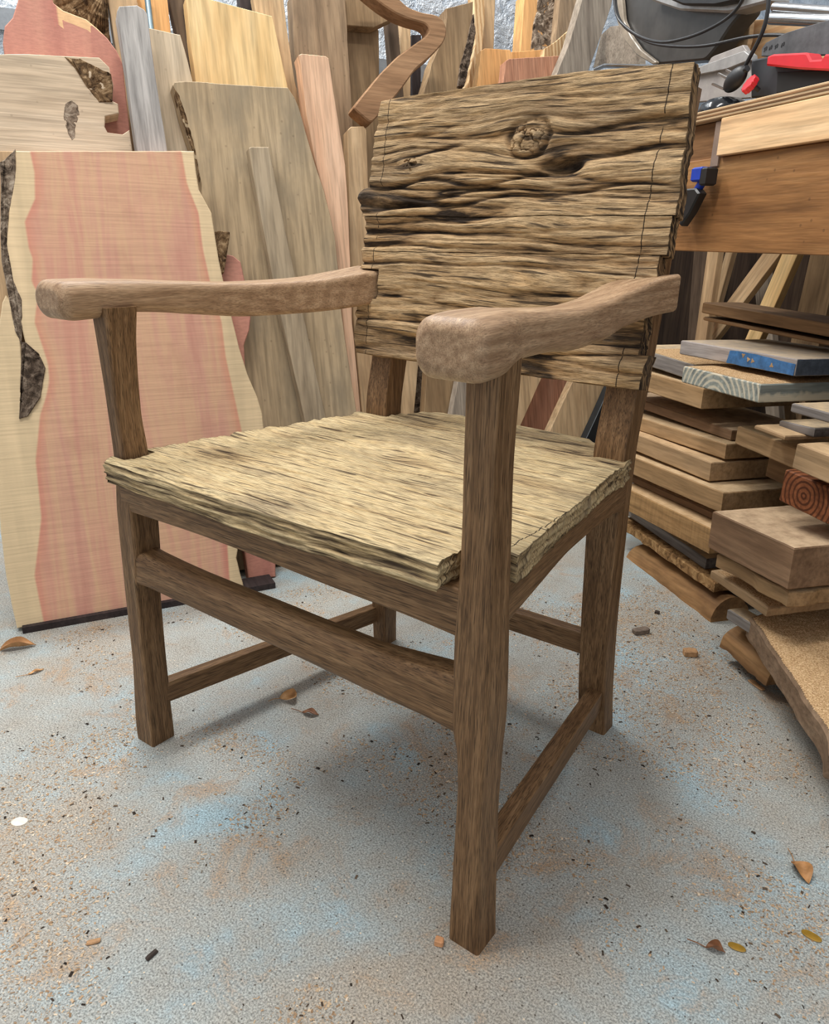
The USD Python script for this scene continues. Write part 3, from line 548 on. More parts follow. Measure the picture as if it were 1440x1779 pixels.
# front legs: z, x0, x1, y0, y1
obj("front_leg", bar("z", [(0, -.003, .037, .0, .040), (.02, -.004, .037, 0, .040), (.15, .008, .038, 0, .040), (.25, .011, .041, 0, .040), (.315, .013, .048, 0, .042), (.37, .015, .050, 0, .042), (.42, .016, .047, 0.003, .042), (.46, .017, .043, .004, .042), (.51, .017, .040, .003, .040), (.58, .016, .043, .001, .040), (.645, .016, .049, -.002, .044)], 60, .004, .0008, 1), M["oak_z"], chair)
obj("front_leg", bar("z", [(0, .575, .614, .0, .041), (.1, .575, .609, 0, .041), (.2, .576, .606, 0, .040), (.246, .573, .606, 0, .040), (.28, .566, .607, 0, .041), (.38, .564, .603, 0, .041), (.46, .566, .599, .001, .041), (.56, .565, .596, .001, .041), (.645, .564, .596, .0, .042)], 60, .004, .0008, 2), M["oak_z"], chair)
def rear_leg(x0, x1, seed):
    def yk(z): return .452 - .027 * z / .45 if z < .45 else .425 + .165 * (z - .45)
    ks = []
    for z in (0, .1, .25, .42, .46, .55, .65, .75, .86, .915):
        w = .0 if z < .5 else .002
        ks.append((z, np.interp(z, [0, .17, .45, .9], x0), np.interp(z, [0, .17, .45, .9], x1), yk(z), yk(z) + np.interp(z, [0, .4, .6, .9], [.037, .045, .046, .03])))
    return bar("z", ks, 60, .004, .0008, seed)
obj("rear_leg", rear_leg([.523, .512, .509, .522], [.568, .556, .556, .560], 3), M["oak_z"], chair)
obj("rear_leg", rear_leg([.096, .096, .098, .104], [.126, .130, .142, .142], 4), M["oak_z"], chair)
# seat rails and stretchers
obj("front_rail", bar("x", [(.03, .001, .030, .381, .427), (.2, .001, .030, .385, .428), (.4, .001, .030, .381, .428), (.5, .001, .030, .380, .428), (.585, .001, .030, .376, .427)], 40, .003, .0007, 5), M["oak_x"], chair)
def slanted(name, p0, p1, w, h0, h1, z0, z1, r=.003, seed=0, mat="oak_x", curve=None):
    """a bar of width w from p0 to p1 (plan); heights z0..h at the ends"""
    p0, p1 = np.array(p0), np.array(p1); L = np.linalg.norm(p1 - p0); x = (p1 - p0) / L
    ks = [(0, -w / 2, w / 2, z0, h0), (L, -w / 2, w / 2, z1, h1)] if curve is None else curve(L)
    return obj(name, bar("x", ks, 30, r, .0006, seed), M[mat], chair, M=mat4((p0[0], p0[1], 0), (x[0], x[1], 0), (-x[1], x[0], 0)))
slanted("side_rail", (.582, .03), (.545, .44), .026, .427, .427, .382, .384, seed=6, curve=lambda L: [(0, -.013, .013, .376, .428), (.08, -.013, .013, .385, .428), (.2, -.013, .013, .396, .428), (.32, -.013, .013, .392, .428), (L, -.013, .013, .380, .428)])
slanted("side_rail", (.034, .03), (.115, .44), .026, .427, .427, .385, .385, seed=7)
slanted("rear_rail", (.13, .45), (.52, .45), .024, .425, .425, .385, .385, seed=8)
slanted("side_stretcher", (.592, .03), (.545, .46), .024, .106, .078, .066, .040, seed=9)
slanted("side_stretcher", (.026, .03), (.100, .46), .020, .097, .079, .062, .047, seed=10)
slanted("rear_stretcher", (.11, .466), (.53, .466), .022, .154, .163, .120, .126, seed=11)
obj("front_stretcher", bar("x", [(.02, .000, .040, .268, .325), (.045, .001, .041, .272, .322), (.12, .004, .046, .266, .316), (.3, .004, .047, .264, .316), (.45, .003, .046, .262, .318), (.54, .002, .043, .266, .328), (.60, .002, .040, .262, .338)], 60, ([.02, .06, .15, .45, .54, .6], [.006, .012, .019, .019, .012, .006]), .0012, 12, 7), M["oak_x"], chair)
# arms: y, x0, x1, z0, z1
def arm(keys, tilt, seed):
    K = np.array(keys, float); y0, y1 = K[0, 0], K[-1, 0]; n = 90
    t = np.r_[y0 + .014 * (1 - np.cos(np.linspace(0, np.pi / 2, 12))), np.linspace(y0 + .014, y1, n)[1:]]
    S = pchip(K[:, 0], K[:, 1:], t); rings = []
    for k, y in enumerate(t):
        a0, a1, b0, b1 = S[k]; f = min(1, (y - y0) / .014); e = .010 * (1 - math.sqrt(max(0, 1 - (1 - f) ** 2)))
        r = np.interp(y, [y0, y0 + .06, .12, .25, y1], [.016, .016, .011, .008, .006])
        p = rrect((a1 - a0) / 2 - e, (b1 - b0) / 2 - e, r, 7); c = (a0 + a1) / 2
        tl = np.interp(y, [y0, .2, y1], [0, tilt * .3, tilt])
        rings.append(np.stack([c + p[:, 0], np.full(len(p), y), (b0 + b1) / 2 + p[:, 1] + tl * p[:, 0]], 1))
    R = np.array(rings)
    for ch in (0, 2): R[..., ch] += (meshkit.fbm(R * np.array([25, 10, 25.0]), 3, seed + ch) - .5) * .0014
    return loft(R)
obj("armrest", arm([(-.052, .546, .612, .631, .675), (-.03, .541, .611, .626, .677), (0, .537, .607, .626, .678), (.03, .536, .600, .631, .678), (.06, .537, .597, .635, .676), (.10, .540, .594, .635, .674), (.16, .544, .592, .631, .672), (.24, .537, .585, .632, .674), (.32, .522, .580, .640, .680), (.40, .515, .583, .646, .690), (.452, .514, .590, .648, .694)], .12, 20), M["oak_arm"], chair)
obj("armrest", arm([(-.052, -.022, .044, .636, .675), (-.03, -.026, .044, .631, .677), (0, -.024, .043, .632, .677), (.03, -.020, .041, .637, .676), (.08, -.016, .040, .635, .674), (.14, -.012, .042, .629, .671), (.23, .000, .056, .622, .668), (.32, .022, .082, .624, .671), (.40, .048, .112, .632, .681), (.450, .058, .128, .640, .688)], -.06, 30), M["oak_arm"], chair)

# weathered planks: grid solids with a carved top face
def wnoise(u, v, su, sv, seed): return meshkit.noise(np.stack([u * su, v * sv, np.full_like(u, .37)], -1), seed)
def carve(u, v, knots, seed, depth, rough_mask=None):
    """returns (height in m, warped v, tone 0..1)"""
    vw = v + .012 * (wnoise(u, v, 4.0, 5.0, seed) - .5) + .006 * (wnoise(u, v, 11.0, 14.0, seed + 1) - .5)
    for (u0, v0, ru, rv, A) in knots:
        g = np.exp(-((u - u0) / ru) ** 2 - ((v - v0) / rv) ** 2); vw = vw - (v - v0) * A * g
    big = wnoise(u, vw, 3.4, 48, seed + 2); big2 = wnoise(u, vw, 6.5, 84, seed + 3)
    gro = (1 - np.clip(np.abs(2 * big - 1) / .30, 0, 1)) ** 1.3; gro2 = (1 - np.clip(np.abs(2 * big2 - 1) / .28, 0, 1)) ** 1.3
    brk = .6 + .4 * np.clip((wnoise(u, vw, 7, 26, seed + 8) - .35) / .3, 0, 1)
    med = wnoise(u, vw, 26, 215, seed + 4); med2 = wnoise(u + .3, vw, 13, 125, seed + 7); fin = wnoise(u, vw, 60, 440, seed + 5); und = .6 * wnoise(u, vw, 3.8, 34, seed + 6) + .4 * wnoise(u, vw, 5.0, 70, seed + 11)
    m = 1.0 if rough_mask is None else rough_mask
    h = depth * m * (-.0085 * gro * brk - .0050 * gro2 * brk + .0165 * (und - .5)) + depth * (.0030 * (med - .5) + .0046 * (med2 - .5) + .0013 * (fin - .5))
    tone = .74 - m * (.58 * gro ** 2.3 + .40 * gro2 ** 2.3) * brk + .34 * (med - .5) + .44 * (med2 - .5) + .2 * (fin - .5) + .55 * m * (und - .5)  # grooves and hollows darkened: weathering plus painted shade under the ridges
    return h, vw, np.clip(tone, 0, 1)
def grid_solid(U, V, mask, pos, thick_dir, thick, side_rough, wcf, layers=8, seed=0, side_tone=.34):
    """U, V: vertex grids; mask: cells kept; pos: carved top positions (nv, nu, 3); the sides are layered and roughened"""
    nv, nu = U.shape; idx = np.arange(nv * nu).reshape(nv, nu)
    a, b, c, d = idx[:-1, :-1][mask], idx[:-1, 1:][mask], idx[1:, 1:][mask], idx[1:, :-1][mask]
    top = np.vstack([np.stack([a, b, c], 1), np.stack([a, c, d], 1)])
    e = np.vstack([np.stack([a, b], 1), np.stack([b, c], 1), np.stack([c, d], 1), np.stack([d, a], 1)])
    key = {}
    es = np.sort(e, 1); code = es[:, 0].astype(np.int64) * (nv * nu) + es[:, 1]
    uq, first, cnt = np.unique(code, return_index=True, return_counts=True)
    be = e[first[cnt == 1]]
    P = pos.reshape(-1, 3); wc = np.stack([U.ravel(), *(w.ravel() for w in wcf)], 1)
    used = np.unique(top); remap = -np.ones(nv * nu, int); remap[used] = np.arange(len(used))
    vt, wt = P[used], wc[used]; V_ = [vt]; W_ = [wt]; F_ = [remap[top]]
    bv = np.unique(be); bm = -np.ones(nv * nu, int); bm[bv] = np.arange(len(bv)); off = len(vt); nb = len(bv)
    # outward direction of each rim vertex in the plane
    t = P[be[:, 1]] - P[be[:, 0]]; td = np.asarray(thick_dir, float); o = np.cross(t, -td); o /= np.linalg.norm(o, axis=1, keepdims=True) + 1e-12
    on = np.zeros((nb, 3)); np.add.at(on, bm[be[:, 0]], o); np.add.at(on, bm[be[:, 1]], o); on /= np.linalg.norm(on, axis=1, keepdims=True) + 1e-12
    flat = P[bv] ; uu, vv = U.ravel()[bv], V.ravel()[bv]
    prev = remap[bv]
    for k in range(1, layers + 1):
        f = k / layers; q = flat + td * thick * f
        rr = (meshkit.noise(np.stack([uu * 14, vv * 14, np.full(nb, f * thick * 230)], -1), seed + 9) - .5) + .6 * (meshkit.noise(np.stack([uu * 30, vv * 30, np.full(nb, f * thick * 520)], -1), seed + 10) - .5)
        q = q + on * (side_rough * rr)[:, None]
        V_.append(q); tone = np.clip(side_tone + .45 * rr + .3 * (meshkit.noise(np.stack([uu * 25, vv * 25, np.full(nb, f * thick * 900)], -1), seed + 12) - .5), 0, 1); W_.append(np.stack([uu + vv * .3, vv + f * thick * 1.0 + 3, tone], 1))
        cur = off + np.arange(nb)
        i, j = bm[be[:, 0]], bm[be[:, 1]]
        F_.append(np.vstack([np.stack([prev[i], cur[i], cur[j]], 1), np.stack([prev[i], cur[j], prev[j]], 1)]))
        prev = cur; off += nb
    # underside: same cells, flat
    bt = P[used] + td * thick; keep = np.arange(len(used)); und = np.arange(len(used)) + off; und[remap[bv]] = prev
    inner = np.setdiff1d(np.arange(len(used)), remap[bv]); comp = -np.ones(len(used), int); comp[inner] = off + np.arange(len(inner)); comp[remap[bv]] = prev
    V_.append(bt[inner]); W_.append(wt[inner]); F_.append(comp[remap[top]][:, ::-1])
    return trimesh.Trimesh(np.vstack(V_), np.vstack(F_), process=False), np.vstack(W_)
RK = .1728
bn = np.array([0, -1, RK]); bn /= np.linalg.norm(bn)       # the backrest's front normal
def back_board(name, x0f, x1f, z0f, z1f, mask_f, seed, rough_f, thick=.030, nu=520, res=.00088, extra=None):
    """x0f/x1f(z): ends; z0f/z1f(x): lower and upper edge; z is height"""
    zc0, zc1 = z0f(np.array([.3]))[0], z1f(np.array([.3]))[0]; nvv = max(30, int((zc1 - zc0) / .00095))
    s, t = np.meshgrid(np.linspace(0, 1, nu), np.linspace(0, 1, nvv))
    zm = zc0 + (zc1 - zc0) * t
    X = x0f(zm) + (x1f(zm) - x0f(zm)) * s
    Z = z0f(X) + (z1f(X) - z0f(X)) * t
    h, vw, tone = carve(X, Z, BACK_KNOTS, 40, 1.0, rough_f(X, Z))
    if extra is not None: h, tone = extra(X, Z, h, tone)
    Y = .3856 + RK * (Z - .45)
    P = np.stack([X, Y, Z], -1) + bn * h[..., None]
    cx = (X[:-1, :-1] + X[1:, 1:]) / 2; cz = (Z[:-1, :-1] + Z[1:, 1:]) / 2
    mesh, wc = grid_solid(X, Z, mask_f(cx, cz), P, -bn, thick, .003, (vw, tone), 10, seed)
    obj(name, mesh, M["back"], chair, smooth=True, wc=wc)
BACK_KNOTS = [(.357, .862, .055, .030, .85), (.163, .838, .040, .018, .8), (.412, .828, .05, .02, .75), (.105, .785, .05, .02, .7), (.27, .770, .05, .014, .7), (.42, .755, .07, .012, .7), (.40, .685, .09, .02, .6), (.25, .62, .12, .02, .5)]
def wavy(a, f, seed): return lambda x: a * (meshkit.fbm(np.stack([np.asarray(x) * f, np.full_like(np.asarray(x, float), .3), np.full_like(np.asarray(x, float), .7)], -1), 3, seed) - .5) * 2
wt_, ws_, wl_, wr_ = wavy(.004, 12, 1), wavy(.0025, 20, 2), wavy(.004, 30, 3), wavy(.0012, 60, 4)
def holes(X, Z, h, tone):
    # the open knot hole, the dead knot's bulge and the side knot
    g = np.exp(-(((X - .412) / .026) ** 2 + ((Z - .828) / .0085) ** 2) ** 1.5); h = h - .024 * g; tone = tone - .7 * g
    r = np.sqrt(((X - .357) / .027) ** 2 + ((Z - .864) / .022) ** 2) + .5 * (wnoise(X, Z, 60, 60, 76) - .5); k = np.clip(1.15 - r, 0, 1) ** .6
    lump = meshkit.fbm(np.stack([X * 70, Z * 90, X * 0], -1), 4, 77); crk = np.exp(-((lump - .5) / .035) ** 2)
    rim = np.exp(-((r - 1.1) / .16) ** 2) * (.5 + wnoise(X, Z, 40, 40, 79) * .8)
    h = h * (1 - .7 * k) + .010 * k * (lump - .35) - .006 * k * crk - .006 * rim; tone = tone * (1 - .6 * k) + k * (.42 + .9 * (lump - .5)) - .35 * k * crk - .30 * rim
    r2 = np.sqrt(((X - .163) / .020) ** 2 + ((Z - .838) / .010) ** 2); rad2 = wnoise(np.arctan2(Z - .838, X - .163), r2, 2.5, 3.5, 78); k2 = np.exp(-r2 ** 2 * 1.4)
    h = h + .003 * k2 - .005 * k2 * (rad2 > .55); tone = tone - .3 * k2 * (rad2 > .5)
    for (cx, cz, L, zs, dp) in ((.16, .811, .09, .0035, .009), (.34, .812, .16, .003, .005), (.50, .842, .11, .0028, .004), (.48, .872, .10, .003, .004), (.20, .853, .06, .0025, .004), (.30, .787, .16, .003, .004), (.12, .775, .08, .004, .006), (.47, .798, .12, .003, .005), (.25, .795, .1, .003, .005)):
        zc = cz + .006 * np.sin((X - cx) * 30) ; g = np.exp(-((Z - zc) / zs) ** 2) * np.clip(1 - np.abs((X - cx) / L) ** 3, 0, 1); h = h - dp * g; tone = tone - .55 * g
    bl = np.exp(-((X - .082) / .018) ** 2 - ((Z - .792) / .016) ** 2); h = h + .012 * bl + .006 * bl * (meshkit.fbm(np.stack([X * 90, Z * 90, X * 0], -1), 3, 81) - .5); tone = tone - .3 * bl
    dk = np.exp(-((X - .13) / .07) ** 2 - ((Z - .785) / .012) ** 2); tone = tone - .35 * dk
    return h, np.clip(tone, 0, 1)
def xl_top(z): return np.interp(z, [.765, .785, .80, .815, .85, .91, .935], [.083, .074, .074, .088, .089, .092, .095]) + .5 * wl_(z)
def xr_top(z): return np.interp(z, [.765, .845, .935], [.578, .572, .565]) + wr_(z)
back_board("back_plank", xl_top, xr_top, lambda x: .7650 + ws_(x), lambda x: np.interp(x, [.08, .095, .12, .25, .4, .57], [.922, .929, .931, .934, .938, .935]) + wt_(x) * .5, lambda x, z: np.ones_like(x, bool), 50, lambda x, z: np.interp(z, [.76, .80, .85, .88, .94], [1.0, 1.0, .85, .42, .22]), extra=holes)
back_board("back_plank", lambda z: .087 + wl_(z), lambda z: .5745 + wr_(z), lambda x: np.interp(x, [.08, .3, .58], [.712, .716, .7205]) + ws_(x + 1), lambda x: .7642 + ws_(x), lambda x, z: np.ones_like(x, bool), 60, lambda x, z: 1.0 + 0 * x)
def low_mask(x, z):
    return ~((x > .516) & (z > .600) & (z < .688)) & ~((x < .126) & (z > .642) & (z < .6865)) | ((x > .516) & (x < .560) & (z > .600) & (z < .655))
back_board("back_plank", lambda z: .088 + wl_(z + 2), lambda z: np.interp(z, [.557, .66, .70, .72], [.571, .577, .566, .566]) + wr_(z), lambda x: .557 + ws_(x + 2), lambda x: np.interp(x, [.08, .3, .58], [.7112, .7152, .7195]) + ws_(x + 1), low_mask, 70, lambda x, z: np.interp(z, [.55, .6, .65, .67, .72], [1.0, 1.0, .95, .6, .45]))
# seat
SEAT_KNOTS = [(.30, .27, .10, .05, .85), (.36, .22, .05, .03, .7), (.16, .36, .08, .03, .6), (.47, .30, .08, .02, .5)]
def seat():
    nu, nvv = 560, 500
    s, t = np.meshgrid(np.linspace(0, 1, nu), np.linspace(0, 1, nvv))
    yf = np.interp(s, [0, .2, .5, .9, 1], [-.014, -.017, -.016, -.013, -.012]) + .0025 * (wnoise(s, s * 0, 14, 1, 5) - .5)
    yb = np.interp(s, [0, .1, .2, .5, .8, .9, 1], [.445, .462, .512, .516, .512, .47, .448]) + .004 * (wnoise(s, s * 0, 20, 1, 6) - .5)
    Y = yf + (yb - yf) * t
    xl = np.interp(Y, [-.02, .06, .18, .25, .258, .34, .45, .52], [.024, .026, .046, .053, .066, .078, .090, .10]) + .006 * (wnoise(Y, Y * 0, 40, 1, 7) - .5)
    xr = np.interp(Y, [-.02, .05, .166, .273, .37, .45, .52], [.604, .601, .588, .575, .565, .558, .55]) + .003 * (np.floor(wnoise(Y, Y * 0, 16, 1, 8) * 4) / 4 - .4)
    X = xl + (xr - xl) * s
    smooth = np.clip(.13 + .35 * np.exp(-((Y - .44) / .07) ** 2) + .5 * np.exp(-((X - .09) / .05) ** 2 - ((Y - .2) / .1) ** 2), 0, 1)
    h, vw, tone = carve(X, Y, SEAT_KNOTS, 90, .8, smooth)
    # long drying cracks
    for (cx, cy, L, w, dp) in ((.16, .30, .07, .004, .010), (.50, .12, .05, .0028, .008), (.30, .10, .12, .0012, .003), (.40, .16, .1, .0012, .003), (.2, .15, .1, .001, .003), (.42, .055, .14, .001, .003), (.16, .06, .1, .0012, .003), (.49, .34, .06, .0016, .004), (.38, .40, .12, .002, .004), (.25, .42, .1, .0015, .003), (.47, .43, .05, .004, .006)):
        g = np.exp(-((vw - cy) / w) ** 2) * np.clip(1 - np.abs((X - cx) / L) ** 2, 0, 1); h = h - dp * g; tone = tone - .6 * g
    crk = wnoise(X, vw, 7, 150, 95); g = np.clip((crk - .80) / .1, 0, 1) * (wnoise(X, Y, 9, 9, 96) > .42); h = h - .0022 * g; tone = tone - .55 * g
    dark_areas = np.exp(-((X - .12) / .05) ** 2 - ((Y - .10) / .035) ** 2) + .8 * np.exp(-((X - .345) / .05) ** 2 - ((Y - .235) / .03) ** 2) + .8 * np.exp(-((X - .50) / .05) ** 2 - ((Y - .25) / .02) ** 2) + .7 * np.exp(-((Y - .47) / .03) ** 2) + .5 * np.exp(-((X - .2) / .06) ** 2 - ((Y - .42) / .03) ** 2)  # darker patches and a darker band along the seat's rear edge
    tone = np.clip(tone + .06 - .34 * dark_areas, 0, 1)
    Z = .4555 + h - .004 * np.exp(-(t / .01) ** 2)
    P = np.stack([X, Y, Z], -1)
    cx = (X[:-1, :-1] + X[1:, 1:]) / 2; cy = (Y[:-1, :-1] + Y[1:, 1:]) / 2
    mask = ~((cx > .553) & (cy < .047)) & ~((cx < .050) & (cy > .0) & (cy < .046)) & ~((cx > .502) & (cy > .447) & (cx < .566)) & ~((cx < .146) & (cy > .425))
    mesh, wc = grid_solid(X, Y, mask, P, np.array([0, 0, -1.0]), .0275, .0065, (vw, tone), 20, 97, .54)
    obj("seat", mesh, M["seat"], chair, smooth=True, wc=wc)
seat()

# ------------------------------------------------------------------ boards leaning on the wall
M["pine_y"] = wood("pine_yellow", [(214, 176, 118), (232, 200, 146), (242, 216, 168)], "y", across=18, fine=90, rough=.6, contrast=.5, spec=.2, blotch=(216, 172, 116), blotch_amt=.5)
M["tan_y"] = wood("tan_board", [(176, 144, 108), (200, 170, 132), (216, 190, 154)], "y", across=20, fine=110, blotch=(150, 122, 92), blotch_amt=.5, spec=.2)
M["olive_y"] = wood("olive_board", [(154, 134, 106), (182, 161, 130), (196, 176, 146)], "y", along=5.0, across=8, fine=110, blotch=(140, 128, 108), blotch_amt=.75, spec=.15, contrast=.8, speck=.25)
M["pale_y"] = wood("pale_grey_board", [(186, 168, 142), (208, 190, 164), (220, 206, 184)], "y", across=14, fine=90, blotch=(170, 152, 128), spec=.15, speck=.15)
M["pale_x"] = wood("pale_grey_slab", [(184, 164, 138), (206, 186, 160), (218, 202, 178)], "x", across=16, fine=90, blotch=(176, 154, 130), spec=.15, speck=.2, saw=(3.0, 320.0, 1.0))
M["grey_y"] = wood("silver_batten", [(122, 118, 116), (166, 163, 160), (200, 196, 192)], "y", along=3, across=34, fine=150, bump=.0014, rough=.8, spec=.1, contrast=.6)
M["grey2_y"] = wood("grey_plank", [(122, 110, 98), (158, 146, 132), (184, 172, 156)], "y", along=3, across=24, fine=130, bump=.0014, rough=.8, spec=.1, contrast=.6)
M["pinkish_y"] = wood("pinkish_plank", [(212, 166, 134), (228, 188, 156), (238, 204, 176)], "y", across=16, fine=110, spec=.2, contrast=.6)
M["weath_y"] = wood("weathered_plank", [(112, 92, 74), (158, 134, 108), (188, 164, 134)], "y", along=2, across=14, fine=100, blotch=(112, 96, 80), blotch_amt=.6, spec=.1, rough=.8, contrast=.6, speck=.2)
M["brown_y"] = wood("brown_board", [(122, 98, 72), (156, 130, 98), (176, 150, 116)], "y", across=14, fine=100, blotch=(110, 90, 70), blotch_amt=.5, spec=.15)
M["dark_y"] = wood("dark_plank", [(66, 54, 46), (98, 82, 68), (128, 110, 92)], "y", along=3, across=22, fine=120, bump=.0014, rough=.8, spec=.1)
M["vdark_y"] = wood("dark_timber", [(40, 34, 34), (58, 50, 50), (74, 64, 62)], "y", across=20, fine=120, rough=.6, spec=.2)
M["orange_y"] = wood("orange_board", [(208, 150, 92), (228, 174, 114), (238, 190, 132)], "y", across=14, fine=100, spec=.2)
M["red_y"] = wood("reddish_board", [(164, 112, 88), (190, 138, 110), (208, 160, 132)], "y", across=26, fine=130, spec=.2, saw=(200.0, 6.0, 1.0), speck=.1)
M["bent"] = wood("bent_timber", [(138, 104, 76), (164, 128, 96), (180, 144, 110)], "x", across=16, fine=150, spec=.15, rough=.7)
M["stripe_y"] = wood("striped_grain", [(196, 158, 112), (222, 190, 146), (232, 206, 166)], "y", along=3, across=20, fine=90, spec=.15, rings=((0.1, .6, .3), 26.0, (164, 122, 78), .7))
M["greytan_y"] = wood("grey_tan_batten", [(146, 130, 108), (174, 157, 132), (192, 176, 152)], "y", along=3, across=20, fine=110, spec=.12)
M["bark"] = bark_mat("bark", [(40, 32, 27), (92, 78, 66), (150, 134, 118)])
M["bark2"] = bark_mat("bark_brown", [(46, 32, 22), (112, 88, 62), (176, 150, 116)])
M["bark3"] = bark_mat("bark_grey", [(60, 50, 42), (130, 114, 98), (190, 176, 158)])
def red_slab_material(name, sap, hearts, sawscale, heartcol):
    """wc.x: signed distance (m) from the sapwood line; wc.y: 0..1 across the slab"""
    N = {"at": ("attribute", {"attribute": "wc"}), "sx": ("separate_xyz", {}), "tc": ("texture_coordinate", {}),
         "m1": ("mapping", {"scale": (13.0, 1.1, 8.0)}), "n1": ("noise_texture", {"scale": 1.0, "detail": 4.0, "roughness": 0.6, "distortion": 0.5}), "r1": ("rgb_ramp", {"ramp": hearts}),
         "m0": ("mapping", {"scale": (24.0, 2.0, 8.0)}), "n0": ("noise_texture", {"scale": 1.0, "detail": 3.0}), "r0": ("rgb_ramp", {"ramp": [(.3, lin(np.array(sap) * .93)), (.7, lin(np.minimum(np.array(sap) * 1.03, 255)))]}),
         "ed": ("map_range", {"from_min": -0.002, "from_max": 0.002, "to_min": 0, "to_max": 1, "clamp": True}), "mx": ("mix", {}),
         "eq": ("map_range", {"from_min": 0.0, "from_max": 0.018, "to_min": 0.55, "to_max": 0.0, "clamp": True}), "em": ("math", {"math_type": "multiply"}), "ex": ("mix", {"color2": lin(heartcol)}),
         "m2": ("mapping", {"scale": sawscale}), "n2": ("noise_texture", {"scale": 1.0, "detail": 4.0, "roughness": 0.7}), "r2": ("map_range", {"from_min": 0.35, "from_max": 0.6, "to_min": 0.86, "to_max": 1.04, "clamp": True}), "mu": ("mix", {"mix_type": "multiply", "fac": 1.0}),
         "n3": ("noise_texture", {"scale": 9.0, "detail": 4.0, "roughness": .6}), "r3": ("map_range", {"from_min": 0.55, "from_max": 0.75, "to_min": 0, "to_max": .45, "clamp": True}), "x3": ("mix", {"color2": lin((176, 128, 110))}),
         "b": ("bump", {"strength": 0.4, "distance": 0.0006}), "p": ("principled_bsdf", {"roughness": 0.65, "specular_ior_level": 0.2})}
    L = [("at.vector", "sx.vector"), ("tc.object", "m1.vector"), ("m1.vector", "n1.vector"), ("n1.fac", "r1.fac"), ("tc.object", "m0.vector"), ("m0.vector", "n0.vector"), ("n0.fac", "r0.fac"),
         ("sx.x", "ed.value"), ("r1.color", "ex.color1"), ("sx.x", "eq.value"), ("eq.result", "ex.fac"), ("tc.object", "n3.vector"), ("n3.fac", "r3.value"), ("r3.result", "x3.fac"), ("ex.color", "x3.color1"),
         ("r0.color", "mx.color1"), ("x3.color", "mx.color2"), ("ed.result", "mx.fac"), ("mx.color", "mu.color1"), ("tc.object", "m2.vector"), ("m2.vector", "n2.vector"), ("n2.fac", "r2.value"), ("r2.result", "mu.color2"),
         ("mu.color", "p.base_color"), ("n2.fac", "b.height"), ("b.normal", "p.normal")]
    return usdkit.material(stage, "/World/Looks/" + name, N, L, surface="p.BSDF")
M["red_slab"] = red_slab_material("red_heartwood", (220, 196, 158), [(.30, lin((196, 138, 120))), (.42, lin((204, 154, 132))), (.5, lin((208, 168, 136))), (.58, lin((204, 156, 134))), (.7, lin((192, 138, 122)))], (5.0, 260.0, 3.0), (206, 132, 112))
M["pink_slab"] = red_slab_material("pink_heartwood", (222, 182, 138), [(.3, lin((172, 116, 104))), (.5, lin((190, 134, 118))), (.7, lin((198, 146, 126)))], (60.0, 220.0, 3.0), (190, 122, 108))

def densify(p, step, amp, seed):
    p = np.array(p, float); out = []
    for a, b in zip(p, np.roll(p, -1, 0)):
        n = max(1, int(np.linalg.norm(b - a) / step)); out += [a + (b - a) * k / n for k in range(n)]
    q = np.array(out)
    if amp: q = q + amp * np.stack([meshkit.fbm(np.stack([q[:, 0] * 50, q[:, 1] * 50, np.full(len(q), s)], -1), 2, seed) - .5 for s in (.2, .8)], 1) * 2
    return q
def mitre(p, b):
    """moves a closed outline inward by about b"""
    p = np.asarray(p, float); area = .5 * np.sum(p[:, 0] * np.roll(p[:, 1], -1) - np.roll(p[:, 0], -1) * p[:, 1]); s = 1 if area > 0 else -1
    e = np.roll(p, -1, 0) - p; e /= np.linalg.norm(e, axis=1, keepdims=True) + 1e-12
    n = np.stack([-e[:, 1], e[:, 0]], 1) * s; m = n + np.roll(n, 1, 0); m /= np.maximum(np.linalg.norm(m, axis=1, keepdims=True), .35)
    k = 1 / np.clip(np.sum(m * n, 1, keepdims=True), .6, 1)
    return p + m * b * k
def cap(p):
    v, f = trimesh.creation.triangulate_polygon(sg.Polygon(p).buffer(0) if not sg.Polygon(p).is_valid else sg.Polygon(p), engine="earcut")
    return v, f
def extrude(p, th, bev=.0015):
    """front face at z = 0, thickness towards -z, with a bevelled front edge"""
    p = np.asarray(p, float)
    if sg.Polygon(p).exterior.is_ccw is False: p = p[::-1]
    n = len(p); q = mitre(p, bev)
    from scipy.spatial import cKDTree
    v, f = trimesh.creation.triangulate_polygon(sg.Polygon(q), engine="earcut")
    ix = cKDTree(q).query(v)[1]; f = ix[f]; f = f[(f[:, 0] != f[:, 1]) & (f[:, 1] != f[:, 2]) & (f[:, 0] != f[:, 2])]
    a = q[f]; ar = np.cross(a[:, 1] - a[:, 0], a[:, 2] - a[:, 0]); f[ar < 0] = f[ar < 0][:, ::-1]
    V = np.vstack([np.c_[q, np.zeros(n)], np.c_[p, np.full(n, -bev)], np.c_[p, np.full(n, -th + bev)], np.c_[q, np.full(n, -th)]])
    i = np.arange(n); j = (i + 1) % n; F = [f, f[:, ::-1] + 3 * n]
    for k in range(3):
        F.append(np.stack([i + k * n, i + (k + 1) * n, j + (k + 1) * n], 1)); F.append(np.stack([i + k * n, j + (k + 1) * n, j + k * n], 1))
    return trimesh.Trimesh(V, np.vstack(F), process=False)
